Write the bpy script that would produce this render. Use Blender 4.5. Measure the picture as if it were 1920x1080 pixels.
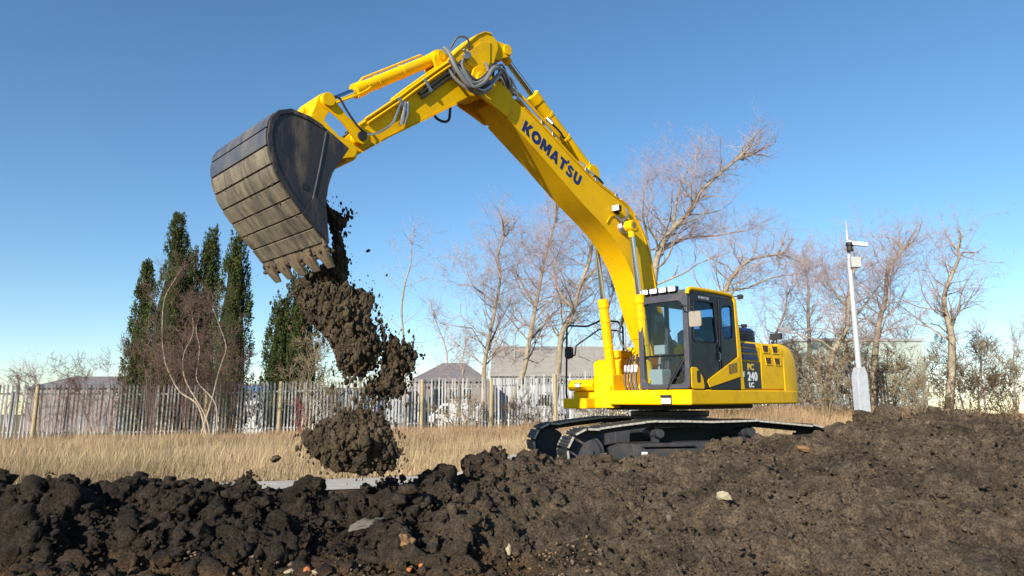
import bpy, bmesh, math, random
import numpy as np
from mathutils import Matrix, Vector

for o in list(bpy.data.objects): bpy.data.objects.remove(o)
SC = bpy.context.scene
COL = SC.collection
R = math.radians

# ------------------------------------------------------------------ camera
FPX, PITCH, CAM_Z = 1301.5, 0.179, 0.948
cam_d = bpy.data.cameras.new('camera')
cam_d.sensor_width = 36.0
cam_d.lens = 36.0 * FPX / 1920.0
cam_d.clip_start = 0.1
cam_d.clip_end = 3000.0
cam = bpy.data.objects.new('camera', cam_d)
COL.objects.link(cam)
cam.location = (0, 0, CAM_Z)
cam.rotation_euler = (math.pi / 2 + PITCH, 0, 0)
SC.camera = cam

# ------------------------------------------------------------------ sky and sun
SUN_AZ = R(31)      # to the left of straight behind the camera
SUN_EL = R(22)
sun_vec = Vector((-math.sin(SUN_AZ) * math.cos(SUN_EL), -math.cos(SUN_AZ) * math.cos(SUN_EL), math.sin(SUN_EL)))
world = bpy.data.worlds.new('World')
SC.world = world
world.use_nodes = True
wn = world.node_tree.nodes
wl = world.node_tree.links
sky = wn.new('ShaderNodeTexSky')
sky.sky_type = 'NISHITA'
sky.sun_disc = False
sky.sun_elevation = SUN_EL
sky.sun_rotation = math.atan2(sun_vec.x, sun_vec.y)
sky.altitude = 0.0
sky.air_density = 1.0
sky.dust_density = 0.0
sky.ozone_density = 3.0
hsv = wn.new('ShaderNodeHueSaturation')
hsv.inputs['Hue'].default_value = 0.498
hsv.inputs['Saturation'].default_value = 1.13
wl.new(sky.outputs[0], hsv.inputs['Color'])
wl.new(hsv.outputs[0], wn['Background'].inputs['Color'])
wn['Background'].inputs['Strength'].default_value = 0.115
sun_d = bpy.data.lights.new('sun', 'SUN')
sun_d.energy = 5.0
sun_d.angle = R(0.5)
sun_d.color = (1.0, 0.93, 0.82)
sun = bpy.data.objects.new('sun', sun_d)
COL.objects.link(sun)
sun.rotation_euler = (-sun_vec).to_track_quat('-Z', 'Y').to_euler()
SC.view_settings.view_transform = 'Standard'
SC.view_settings.look = 'None'
SC.view_settings.exposure = 0.58
SC.view_settings.gamma = 1.0
SC.view_settings.use_curve_mapping = False

# ------------------------------------------------------------------ helpers
rng = np.random.default_rng(7)
random.seed(7)
CT, ST = math.cos(PITCH), math.sin(PITCH)

def at(px, py, Y):
    """point of the world at depth Y that the photograph shows at (px, py)"""
    x = (px - 960) / FPX
    y = -(py - 540) / FPX
    k = Y / (CT - y * ST)
    return Vector((x * k, Y, CAM_Z + (ST + y * CT) * k))

def props(o, label=None, cat=None, group=None, kind=None):
    if label: o['label'] = label
    if cat: o['category'] = cat
    if group: o['group'] = group
    if kind: o['kind'] = kind
    return o

def empty(name, loc=(0, 0, 0), rz=0.0):
    o = bpy.data.objects.new(name, None)
    COL.objects.link(o)
    o.location = loc
    o.rotation_euler = (0, 0, rz)
    return o

def raw_mesh(name, V, faces_flat, n, smooth=False):
    """fast mesh from numpy verts and an (m, n) array of face indices"""
    me = bpy.data.meshes.new(name)
    V = np.ascontiguousarray(V, dtype=np.float32)
    Fa = np.ascontiguousarray(faces_flat, dtype=np.int32)
    me.vertices.add(len(V))
    me.vertices.foreach_set('co', V.ravel())
    m = len(Fa)
    me.loops.add(m * n)
    me.loops.foreach_set('vertex_index', Fa.ravel())
    me.polygons.add(m)
    me.polygons.foreach_set('loop_start', np.arange(m, dtype=np.int32) * n)
    me.polygons.foreach_set('loop_total', np.full(m, n, dtype=np.int32))
    if smooth:
        me.polygons.foreach_set('use_smooth', np.ones(m, dtype=bool))
    me.update(calc_edges=True)
    return me

def link_mesh(name, me, mat, parent=None):
    o = bpy.data.objects.new(name, me)
    COL.objects.link(o)
    if mat is not None and len(me.materials) == 0:
        me.materials.append(mat)
    if parent is not None:
        o.parent = parent
    return o

class MB:
    def __init__(s):
        s.v = []; s.f = []
    def add(s, verts, faces):
        b = len(s.v)
        s.v += [tuple(p) for p in verts]
        s.f += [tuple(i + b for i in f) for f in faces]
        return s
    def box(s, lo, hi):
        (a, b, c), (d, e, f) = lo, hi
        a, d = min(a, d), max(a, d); b, e = min(b, e), max(b, e); c, f = min(c, f), max(c, f)
        return s.add([(a, b, c), (d, b, c), (d, e, c), (a, e, c), (a, b, f), (d, b, f), (d, e, f), (a, e, f)],
                     [(0, 3, 2, 1), (4, 5, 6, 7), (0, 1, 5, 4), (1, 2, 6, 5), (2, 3, 7, 6), (3, 0, 4, 7)])
    def obox(s, c, ax, ay, az, hx, hy, hz):
        c = Vector(c); ax = Vector(ax).normalized() * hx; ay = Vector(ay).normalized() * hy; az = Vector(az).normalized() * hz
        P = [c + ax * i + ay * j + az * k for k in (-1, 1) for (i, j) in ((-1, -1), (1, -1), (1, 1), (-1, 1))]
        return s.add(P, [(0, 3, 2, 1), (4, 5, 6, 7), (0, 1, 5, 4), (1, 2, 6, 5), (2, 3, 7, 6), (3, 0, 4, 7)])
    def prism(s, poly, fn, t0, t1):
        """polygon extruded; fn(a, b, t) -> 3D"""
        n = len(poly)
        A = sum(poly[i][0] * poly[(i + 1) % n][1] - poly[(i + 1) % n][0] * poly[i][1] for i in range(n))
        if A < 0: poly = poly[::-1]
        P = [fn(a, b, t0) for a, b in poly] + [fn(a, b, t1) for a, b in poly]
        F = [tuple(range(n - 1, -1, -1)), tuple(range(n, 2 * n))]
        F += [(i, (i + 1) % n, (i + 1) % n + n, i + n) for i in range(n)]
        return s.add(P, F)
    def side(s, poly, v0, v1):      # polygon in (u, w), thickness along v
        return s.prism(poly, lambda a, b, t: (a, t, b), v0, v1)
    def front(s, poly, u0, u1):     # polygon in (v, w), thickness along u
        return s.prism(poly, lambda a, b, t: (t, a, b), u0, u1)
    def plan(s, poly, w0, w1):      # polygon in (u, v), thickness along w
        return s.prism(poly, lambda a, b, t: (a, b, t), w0, w1)
    def ring(s, outer, inner, fn, t0, t1):
        n = len(outer)
        P = []
        for t in (t0, t1):
            P += [fn(a, b, t) for a, b in outer] + [fn(a, b, t) for a, b in inner]
        F = []
        for i in range(n):
            j = (i + 1) % n
            F += [(i, j, n + j, n + i), (2 * n + i, 3 * n + i, 3 * n + j, 2 * n + j),
                  (i, 2 * n + i, 2 * n + j, j), (n + i, n + j, 3 * n + j, 3 * n + i)]
        return s.add(P, F)
    def cyl(s, p0, p1, r0, r1=None, n=20, caps=True):
        r1 = r0 if r1 is None else r1
        p0, p1 = Vector(p0), Vector(p1)
        d = (p1 - p0).normalized()
        a = d.orthogonal().normalized(); b = d.cross(a)
        P = []
        for p, r in ((p0, r0), (p1, r1)):
            P += [p + (a * math.cos(2 * math.pi * i / n) + b * math.sin(2 * math.pi * i / n)) * r for i in range(n)]
        F = [(i, (i + 1) % n, (i + 1) % n + n, i + n) for i in range(n)]
        if caps: F += [tuple(range(n - 1, -1, -1)), tuple(range(n, 2 * n))]
        return s.add(P, F)
    def tube(s, path, r, n=8, caps=True):
        path = [Vector(p) for p in path]
        rs = r if isinstance(r, (list, tuple)) else [r] * len(path)
        prev = None; P = []
        for k, p in enumerate(path):
            d = (path[min(k + 1, len(path) - 1)] - path[max(k - 1, 0)]).normalized()
            if prev is None: a = d.orthogonal().normalized()
            else:
                a = prev - d * prev.dot(d)
                a = a.normalized() if a.length > 1e-6 else d.orthogonal().normalized()
            prev = a; b = d.cross(a)
            P += [p + (a * math.cos(2 * math.pi * i / n) + b * math.sin(2 * math.pi * i / n)) * rs[k] for i in range(n)]
        F = []
        for k in range(len(path) - 1):
            F += [(k * n + i, k * n + (i + 1) % n, (k + 1) * n + (i + 1) % n, (k + 1) * n + i) for i in range(n)]
        if caps: F += [tuple(range(n - 1, -1, -1)), tuple(range((len(path) - 1) * n, len(path) * n))]
        return s.add(P, F)
    def build(s, name, mat, parent=None, bevel=0.0, smooth=True, seg=2):
        me = bpy.data.meshes.new(name)
        me.from_pydata(s.v, [], s.f)
        me.update()
        if smooth:
            me.polygons.foreach_set('use_smooth', [True] * len(me.polygons))
            me.set_sharp_from_angle(angle=R(32))
        o = link_mesh(name, me, mat, parent)
        if bevel > 0:
            m = o.modifiers.new('bevel', 'BEVEL')
            m.width = bevel; m.segments = seg; m.limit_method = 'ANGLE'; m.angle_limit = R(30)
            m.harden_normals = True
        return o

def spline(pts, k=6):
    """Catmull-Rom through points"""
    P = [Vector(p) for p in pts]
    P = [P[0] * 2 - P[1]] + P + [P[-1] * 2 - P[-2]]
    out = []
    for i in range(1, len(P) - 2):
        for j in range(k):
            t = j / k
            a, b, c, d = P[i - 1], P[i], P[i + 1], P[i + 2]
            out.append(0.5 * (2 * b + (c - a) * t + (2 * a - 5 * b + 4 * c - d) * t * t + (3 * b - a - 3 * c + d) * t ** 3))
    out.append(P[-2])
    return out

def rrect(a0, b0, a1, b1, r, n=4):
    """rounded rectangle polygon, counter-clockwise"""
    out = []
    for (ca, cb, s) in ((a1 - r, b1 - r, 0), (a0 + r, b1 - r, 90), (a0 + r, b0 + r, 180), (a1 - r, b0 + r, 270)):
        for i in range(n + 1):
            t = R(s + 90 * i / n)
            out.append((ca + r * math.cos(t), cb + r * math.sin(t)))
    return out

def rquad(q, r=0.05, n=4):
    """rounds the corners of any convex polygon"""
    out = []
    m = len(q)
    for i in range(m):
        p = Vector(q[i]).to_2d(); a = Vector(q[i - 1]).to_2d(); b = Vector(q[(i + 1) % m]).to_2d()
        da = (a - p).normalized() * r; db = (b - p).normalized() * r
        for k in range(n + 1):
            t = k / n
            c = (p + da) * (1 - t) ** 2 + p * 2 * t * (1 - t) + (p + db) * t * t
            out.append((c.x, c.y))
    return out

# numpy gradient noise -------------------------------------------------------
_perm = np.random.default_rng(11).permutation(1024)
_perm = np.concatenate([_perm, _perm, _perm])
_g3 = np.random.default_rng(12).normal(size=(1024, 3)); _g3 /= np.linalg.norm(_g3, axis=1)[:, None]
def _h(*I):
    r = np.zeros_like(I[0])
    for i in I: r = _perm[(r + i) & 1023]
    return r
def noise3(p):
    p = np.asarray(p, float)
    i = np.floor(p).astype(int); f = p - i
    w = f * f * f * (f * (f * 6 - 15) + 10)
    tot = np.zeros(len(p))
    for dx in (0, 1):
        for dy in (0, 1):
            for dz in (0, 1):
                g = _g3[_h(i[:, 0] + dx, i[:, 1] + dy, i[:, 2] + dz)]
                d = (g * (f - np.array([dx, dy, dz]))).sum(1)
                tot += d * (w[:, 0] if dx else 1 - w[:, 0]) * (w[:, 1] if dy else 1 - w[:, 1]) * (w[:, 2] if dz else 1 - w[:, 2])
    return tot
def noise2(x, y, seed=0.0):
    sh = x.shape
    return noise3(np.stack([x.ravel(), y.ravel(), np.full(x.size, seed * 7.31 + 0.37)], 1)).reshape(sh)
def chunks3(p, cell, seed):
    """broken-earth relief: every 3D cell is a tilted plateau, with a crevice to its neighbours"""
    q = p / cell; ip = np.floor(q).astype(int)
    n = len(q); f1 = np.full(n, 9.0); f2 = np.full(n, 9.0); hh = np.zeros(n)
    rt = np.random.default_rng(900 + seed).random((1024, 7))
    for dx in (-1, 0, 1):
        for dy in (-1, 0, 1):
            for dz in (-1, 0, 1):
                k = _h(ip[:, 0] + dx + 5000, ip[:, 1] + dy + 5000, ip[:, 2] + dz + 5000 + seed * 37)
                r = rt[k]
                e = q - (ip + np.array([dx, dy, dz]) + r[:, :3]); d = np.sqrt((e * e).sum(1))
                h = r[:, 3] - 0.5 + ((r[:, 4:7] - 0.5) * e).sum(1) * 1.5
                near = d < f1
                f2 = np.where(near, f1, np.minimum(f2, d)); hh = np.where(near, h, hh); f1 = np.where(near, d, f1)
    crev = np.clip((f2 - f1) / 0.25, 0, 1)
    return hh * (0.4 + 0.6 * crev) - 0.5 * (1 - crev) ** 2
def sstep(a, b, x):
    t = np.clip((x - a) / (b - a), 0, 1)
    return t * t * (3 - 2 * t)

# ------------------------------------------------------------------ materials
MATS = {}
def mat(name, color, rough=0.6, metal=0.0, spec=0.5, var=0.0, var_scale=6.0, bump=0.0, bump_scale=40.0,
        color2=None, coat=0.0, dirt=None, dirt_scale=3.0, dirt_amt=0.35, stretch=None, attr=None, rough_var=0.0):
    m = bpy.data.materials.new(name)
    m.use_nodes = True
    nt = m.node_tree; N = nt.nodes; L = nt.links
    b = N['Principled BSDF']
    b.inputs['Base Color'].default_value = (*color, 1)
    b.inputs['Roughness'].default_value = rough
    b.inputs['Metallic'].default_value = metal
    b.inputs['Specular IOR Level'].default_value = spec
    if coat:
        b.inputs['Coat Weight'].default_value = coat
        b.inputs['Coat Roughness'].default_value = 0.12
    tc = N.new('ShaderNodeTexCoord')
    src = tc.outputs['Object']
    if stretch:
        mp = N.new('ShaderNodeMapping'); mp.inputs['Scale'].default_value = stretch
        L.new(src, mp.inputs['Vector']); src = mp.outputs[0]
    cur = None
    if color2 is not None or var:
        n1 = N.new('ShaderNodeTexNoise'); n1.inputs['Scale'].default_value = var_scale
        n1.inputs['Detail'].default_value = 6; n1.inputs['Roughness'].default_value = 0.65
        L.new(src, n1.inputs['Vector'])
        rp = N.new('ShaderNodeValToRGB')
        rp.color_ramp.elements[0].position = 0.32; rp.color_ramp.elements[1].position = 0.68
        c2 = color2 if color2 is not None else tuple(c * (1 - var) for c in color)
        c1 = color if color2 is not None else tuple(min(1, c * (1 + var)) for c in color)
        rp.color_ramp.elements[0].color = (*c2, 1); rp.color_ramp.elements[1].color = (*c1, 1)
        L.new(n1.outputs['Fac'], rp.inputs['Fac'])
        cur = rp.outputs['Color']
    if dirt is not None:
        n2 = N.new('ShaderNodeTexNoise'); n2.inputs['Scale'].default_value = dirt_scale
        n2.inputs['Detail'].default_value = 9; n2.inputs['Roughness'].default_value = 0.7
        L.new(src, n2.inputs['Vector'])
        r2 = N.new('ShaderNodeValToRGB')
        r2.color_ramp.elements[0].position = 0.5; r2.color_ramp.elements[1].position = 0.72
        r2.color_ramp.elements[0].color = (0, 0, 0, 1); r2.color_ramp.elements[1].color = (dirt_amt,) * 3 + (1,)
        L.new(n2.outputs['Fac'], r2.inputs['Fac'])
        mx = N.new('ShaderNodeMix'); mx.data_type = 'RGBA'
        L.new(r2.outputs['Color'], mx.inputs[0])
        if cur is not None: L.new(cur, mx.inputs[6])
        else: mx.inputs[6].default_value = (*color, 1)
        mx.inputs[7].default_value = (*dirt, 1)
        cur = mx.outputs[2]
        mr = N.new('ShaderNodeMath'); mr.operation = 'MULTIPLY_ADD'
        L.new(r2.outputs['Color'], mr.inputs[0]); mr.inputs[1].default_value = 0.6; mr.inputs[2].default_value = rough
        L.new(mr.outputs[0], b.inputs['Roughness'])
    if attr:
        at_ = N.new('ShaderNodeAttribute'); at_.attribute_name = attr
        mx = N.new('ShaderNodeMix'); mx.data_type = 'RGBA'; mx.blend_type = 'MULTIPLY'; mx.inputs[0].default_value = 1.0
        if cur is not None: L.new(cur, mx.inputs[6])
        else: mx.inputs[6].default_value = (*color, 1)
        L.new(at_.outputs['Color'], mx.inputs[7]); cur = mx.outputs[2]
    if cur is not None: L.new(cur, b.inputs['Base Color'])
    if bump:
        n3 = N.new('ShaderNodeTexNoise'); n3.inputs['Scale'].default_value = bump_scale
        n3.inputs['Detail'].default_value = 8; n3.inputs['Roughness'].default_value = 0.7
        L.new(src, n3.inputs['Vector'])
        bp = N.new('ShaderNodeBump'); bp.inputs['Strength'].default_value = bump; bp.inputs['Distance'].default_value = 0.03
        L.new(n3.outputs['Fac'], bp.inputs['Height'])
        L.new(bp.outputs[0], b.inputs['Normal'])
    MATS[name] = m
    return m

YELLOW = mat('yellow_paint', (0.84, 0.475, 0.003), 0.45, spec=0.08, var=0.05, var_scale=1.3, dirt=(0.34, 0.20, 0.05), dirt_scale=3.4, dirt_amt=0.38, bump=0.015, bump_scale=9)
NAVY = mat('navy_paint', (0.010, 0.018, 0.085), 0.4, spec=0.22)
LETTER = mat('letter_blue', (0.010, 0.018, 0.11), 0.35)
WHITE = mat('white_print', (0.8, 0.8, 0.8), 0.4)
YPRINT = mat('yellow_print', (0.8, 0.5, 0.01), 0.4)
BLACK = mat('black_gloss', (0.006, 0.007, 0.012), 0.3, spec=0.22, dirt=(0.025, 0.023, 0.022), dirt_amt=0.3)
RUBBER = mat('black_rubber', (0.015, 0.015, 0.016), 0.65, bump=0.1, bump_scale=60)
FRAMEGREY = mat('cab_frame_grey', (0.060, 0.058, 0.070), 0.42, var=0.12, dirt=(0.13, 0.11, 0.09), dirt_amt=0.4)
TRACKGREY = mat('undercarriage_grey', (0.030, 0.032, 0.037), 0.55, var=0.12, dirt=(0.085, 0.065, 0.048), dirt_scale=2.4, dirt_amt=0.75, bump=0.1, bump_scale=25)
SHOE = mat('track_steel', (0.035, 0.033, 0.034), 0.5, metal=0.3, color2=(0.018, 0.016, 0.016), var_scale=8, dirt=(0.12, 0.09, 0.065), dirt_scale=7, dirt_amt=0.6, bump=0.2, bump_scale=30)
WORN = mat('worn_steel_edge', (0.50, 0.46, 0.40), 0.4, metal=0.3, var=0.3, var_scale=12, dirt=(0.12, 0.09, 0.06), dirt_scale=9, dirt_amt=0.8)
CHROME = mat('chrome_rod', (0.62, 0.64, 0.67), 0.12, metal=1.0)
STEEL = mat('steel_fitting', (0.42, 0.42, 0.42), 0.35, metal=0.8, var=0.2)
HOSE = mat('grey_hose', (0.16, 0.155, 0.15), 0.42, bump=0.1, bump_scale=80)
DARKHOSE = mat('dark_hose', (0.03, 0.028, 0.028), 0.45)
RUSTHOSE = mat('oily_hose', (0.075, 0.035, 0.018), 0.4, var=0.3)
SEAT = mat('seat_fabric', (0.03, 0.032, 0.04), 0.85, bump=0.15)
PLASTIC = mat('pale_plastic', (0.42, 0.42, 0.40), 0.5)
LAMPGLASS = mat('lamp_lens', (0.85, 0.86, 0.88), 0.15, coat=0.5)
AMBER = mat('amber_lens', (0.75, 0.22, 0.01), 0.25, coat=0.5)
MIRROR = mat('mirror_back', (0.26, 0.22, 0.17), 0.4, dirt=(0.1, 0.09, 0.07))
BUCKETM = mat('bucket_steel', (0.009, 0.010, 0.018), 0.40, metal=0.0, color2=(0.042, 0.034, 0.029), var_scale=2.2, dirt=(0.17, 0.13, 0.09), dirt_scale=3.6, dirt_amt=0.75, bump=0.25, bump_scale=14, stretch=(1, 1, 0.35))
WEARM = mat('bucket_wear_plate', (0.27, 0.222, 0.145), 0.6, metal=0.0, color2=(0.085, 0.07, 0.052), var_scale=2.6, dirt=(0.045, 0.038, 0.034), dirt_scale=1.9, dirt_amt=1.0, bump=0.5, bump_scale=16, stretch=(1.0, 3.6, 1.0))
WEARTOP = mat('bucket_wear_plate_blue', (0.075, 0.08, 0.11), 0.36, metal=0.35, color2=(0.17, 0.15, 0.12), var_scale=2.2, dirt=(0.25, 0.21, 0.15), dirt_scale=3, dirt_amt=0.6, bump=0.2, bump_scale=22)
TOOTHM = mat('tooth_steel', (0.21, 0.15, 0.085), 0.55, color2=(0.10, 0.075, 0.05), var_scale=9, dirt=(0.04, 0.03, 0.025), dirt_amt=0.7, bump=0.3)

def glass_mat(name, tint, refl=0.10):
    m = bpy.data.materials.new(name); m.use_nodes = True
    nt = m.node_tree; N = nt.nodes; L = nt.links
    N.remove(N['Principled BSDF'])
    t = N.new('ShaderNodeBsdfTransparent'); t.inputs[0].default_value = (*tint, 1)
    g = N.new('ShaderNodeBsdfGlossy'); g.inputs['Roughness'].default_value = 0.03
    fr = N.new('ShaderNodeFresnel'); fr.inputs[0].default_value = 1.35
    ad = N.new('ShaderNodeMath'); ad.operation = 'ADD'; ad.use_clamp = True; ad.inputs[1].default_value = refl
    L.new(fr.outputs[0], ad.inputs[0])
    ge = N.new('ShaderNodeNewGeometry'); iv = N.new('ShaderNodeMath'); iv.operation = 'SUBTRACT'; iv.inputs[0].default_value = 1.0
    L.new(ge.outputs['Backfacing'], iv.inputs[1])
    mu = N.new('ShaderNodeMath'); mu.operation = 'MULTIPLY'; L.new(ad.outputs[0], mu.inputs[0]); L.new(iv.outputs[0], mu.inputs[1]); ad = mu
    mx = N.new('ShaderNodeMixShader')
    L.new(ad.outputs[0], mx.inputs[0]); L.new(t.outputs[0], mx.inputs[1]); L.new(g.outputs[0], mx.inputs[2])
    L.new(mx.outputs[0], N['Material Output'].inputs[0])
    return m
GLASS = glass_mat('cab_glass', (0.80, 0.87, 0.90), 0.03)
GLASSD = glass_mat('tinted_cab_glass', (0.60, 0.74, 0.84), 0.04)

def soil_mat(name, bump_scale=42, c_lo=(0.017, 0.0128, 0.0098), c_hi=(0.056, 0.042, 0.030), d_lo=(0.068, 0.050, 0.034), d_hi=(0.185, 0.137, 0.092), world_mix=True):
    """dark wet earth on the left of the bank, drier brown earth on the right"""
    m = bpy.data.materials.new(name); m.use_nodes = True
    nt = m.node_tree; N = nt.nodes; L = nt.links; b = N['Principled BSDF']
    b.inputs['Specular IOR Level'].default_value = 0.2
    tc = N.new('ShaderNodeTexCoord'); src = tc.outputs['Object']
    def nz(sc, det=8, ro=0.7):
        n = N.new('ShaderNodeTexNoise'); n.inputs['Scale'].default_value = sc; n.inputs['Detail'].default_value = det; n.inputs['Roughness'].default_value = ro
        L.new(src, n.inputs['Vector']); return n.outputs['Fac']
    def ramp(f, p0, p1, c0, c1):
        r = N.new('ShaderNodeValToRGB'); e = r.color_ramp.elements
        e[0].position, e[1].position = p0, p1; e[0].color = (*c0, 1); e[1].color = (*c1, 1); L.new(f, r.inputs['Fac']); return r.outputs['Color']
    def mix(f, a, c, blend='MIX'):
        x = N.new('ShaderNodeMix'); x.data_type = 'RGBA'; x.blend_type = blend
        if isinstance(f, float): x.inputs[0].default_value = f
        else: L.new(f, x.inputs[0])
        L.new(a, x.inputs[6]); L.new(c, x.inputs[7]); return x.outputs[2]
    wet = ramp(nz(5.0), 0.35, 0.65, c_lo, c_hi)
    dry = mix(ramp(nz(1.6, 5), 0.48, 0.62, (0, 0, 0), (0.7, 0.7, 0.7)), ramp(nz(7.0), 0.33, 0.66, d_lo, d_hi), wet)
    sp = N.new('ShaderNodeSeparateXYZ'); L.new(src, sp.inputs[0])
    ma = N.new('ShaderNodeMath'); ma.operation = 'MULTIPLY_ADD'; L.new(nz(0.9, 4), ma.inputs[0]); ma.inputs[1].default_value = 5.0; L.new(sp.outputs['X'], ma.inputs[2])
    mr = N.new('ShaderNodeMapRange'); mr.inputs['From Min'].default_value = 0.7; mr.inputs['From Max'].default_value = 3.6; L.new(ma.outputs[0], mr.inputs['Value'])
    col = mix(mr.outputs[0], wet, dry)
    # ochre subsoil showing low down at the foot of the heap
    zz_ = N.new('ShaderNodeMath'); zz_.operation = 'MULTIPLY_ADD'; L.new(nz(1.7, 5), zz_.inputs[0]); zz_.inputs[1].default_value = 0.45; L.new(sp.outputs['Z'], zz_.inputs[2])
    m3 = N.new('ShaderNodeMapRange'); m3.inputs['From Min'].default_value = -0.10; m3.inputs['From Max'].default_value = -0.24; L.new(zz_.outputs[0], m3.inputs['Value'])
    col = mix(m3.outputs[0], col, ramp(nz(6.0), 0.35, 0.7, (0.055, 0.036, 0.021), (0.15, 0.092, 0.048)))
    # scattered specks of grit and ochre clay
    gr = ramp(nz(38.0, 3, 0.6), 0.66, 0.74, (0, 0, 0), (0.55, 0.55, 0.55))
    ct = ramp(nz(3.0), 0.4, 0.7, (0.14, 0.115, 0.085), (0.20, 0.125, 0.06))
    col = mix(gr, col, ct)
    col = mix(1.0, col, ramp(nz(44.0, 5, 0.75), 0.34, 0.66, (0.42, 0.41, 0.40), (2.35, 2.3, 2.2)), 'MULTIPLY')
    L.new(col, b.inputs['Base Color'])
    L.new(ramp(nz(9.0), 0.3, 0.7, (0.75, 0.75, 0.75), (1, 1, 1)), b.inputs['Roughness'])
    bp = N.new('ShaderNodeBump'); bp.inputs['Strength'].default_value = 1.0; bp.inputs['Distance'].default_value = 0.09
    L.new(nz(bump_scale, 10, 0.8), bp.inputs['Height']); L.new(bp.outputs[0], b.inputs['Normal'])
    return m
SOIL = soil_mat('dark_soil', 26)
CLOD = soil_mat('soil_clod', 34)
FALLM = mat('falling_soil', (0.125, 0.092, 0.056), 0.95, spec=0.15, color2=(0.030, 0.022, 0.015), var_scale=4.0, bump=1.0, bump_scale=34)
GROUNDM = mat('dry_ground', (0.33, 0.235, 0.12), 0.95, spec=0.1, color2=(0.20, 0.145, 0.075), var_scale=1.2, bump=0.5, bump_scale=20)
ROADM = mat('pale_road', (0.50, 0.44, 0.36), 0.9, spec=0.2, var=0.15, var_scale=3, bump=0.2)
GRASSM = mat('straw_grass', (1, 1, 1), 0.8, spec=0.15, attr='tint')

# ------------------------------------------------------------------ terrain
CREST = [(-400, 922), (0, 922), (120, 912), (258, 928), (300, 922), (370, 916), (440, 904), (465, 906), (500, 926), (545, 914), (585, 916), (604, 944),
         (640, 926), (680, 920), (720, 924), (760, 914), (820, 914), (860, 908), (900, 886), (940, 862), (1000, 856), (1040, 862),
         (1100, 862), (1150, 870), (1200, 864), (1300, 848), (1360, 830), (1420, 822), (1480, 824), (1560, 808), (1600, 798), (1640, 784), (1662, 782),
         (1800, 778), (1920, 790), (2400, 800)]
def yc_of(px):
    return 8.3 + 2.0 * sstep(830, 1010, px)
_cx = []; _cz = []
for px, py in CREST:
    Yc = float(yc_of(np.array(px)))
    p = at(px, py, Yc); _cx.append(p.x / Yc); _cz.append(p.z)
_cx = np.array(_cx); _cz = np.array(_cz)

ROAD_P, ROAD_D = np.array([-3.9, 14.3]), np.array([0.93, 0.37])
def back_h(x, y):
    """ground behind the bank: machine pad, road, rising verge"""
    right = sstep(1.0, 9.0, x)
    yr = 14.3 + (x + 3.9) * 0.40
    rise = sstep(0.0, 1.0, (y - yr - 1.5) / (15.5 - 8.5 * right))
    A = np.interp(x, [-60, -16, 0, 8, 14, 60], [0.05, 0.10, 0.58, 1.22, 1.40, 1.40])
    z = -0.45 + rise * A
    pad = sstep(-1.6, 0.3, x) * (1 - sstep(17.0, 19.5, y))
    z = z * (1 - pad) + np.maximum(z, 0.0) * pad
    return z
def bank_h(x, y, fine=True):
    th = x / np.maximum(y, 2.5)
    px = 960 + th * FPX
    yc = yc_of(px)
    zc = np.interp(th, _cx, _cz)
    z0 = -0.50
    rightm = sstep(880, 1060, px)
    foot = 5.95 - 0.7 * rightm
    t = np.clip((y - foot) / (yc - foot), 0, 1)
    prof = (t * t * (3 - 2 * t)) * (1 - rightm) * 1.0 + rightm * (0.25 * t + 0.75 * np.sin(t * math.pi / 2) ** 1.2)
    zf = z0 + (zc - z0) * prof
    tb = sstep(0.0, 1.0, (y - yc - 0.15) / 1.3)
    zb = back_h(x, y)
    z = zf * (1 - tb) + zb * tb
    if fine:
        leftm = 1 - rightm
        edge = (1 - sstep(0.4, 1.5, (y - yc)))
        near = 0.30 + 0.70 * sstep(6.0, 6.9, y + 0.5 * rightm)
        amp = edge * near
        wx = x + 0.12 * noise2(x * 2.2, y * 2.2, 5); wy = y + 0.12 * noise2(x * 2.2, y * 2.2, 6)
        n1 = np.abs(noise2(wx * 1.5, wy * 1.5, 1)) - 0.18
        n2 = np.abs(noise2(wx * 3.3, wy * 3.3, 2)) - 0.18
        z = z + amp * (n1 * (0.60 * leftm + 0.20 * rightm) + n2 * (0.36 * leftm + 0.15 * rightm))
    return z

def axis(parts):
    out = []
    for a, b, s in parts:
        n = max(1, int(round((b - a) / s)))
        out += list(np.linspace(a, b, n, endpoint=False))
    out.append(parts[-1][1])
    return np.array(out)
def grid(name, xs, ys, fn, m, smooth=True):
    X, Y = np.meshgrid(xs, ys)
    Z = fn(X, Y)
    V = np.stack([X.ravel(), Y.ravel(), Z.ravel()], 1)
    nx, ny = len(xs), len(ys)
    i = np.arange(nx * ny).reshape(ny, nx)
    F = np.stack([i[:-1, :-1].ravel(), i[:-1, 1:].ravel(), i[1:, 1:].ravel(), i[1:, :-1].ravel()], 1)
    return link_mesh(name, raw_mesh(name, V, F, 4, smooth), m)

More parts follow.
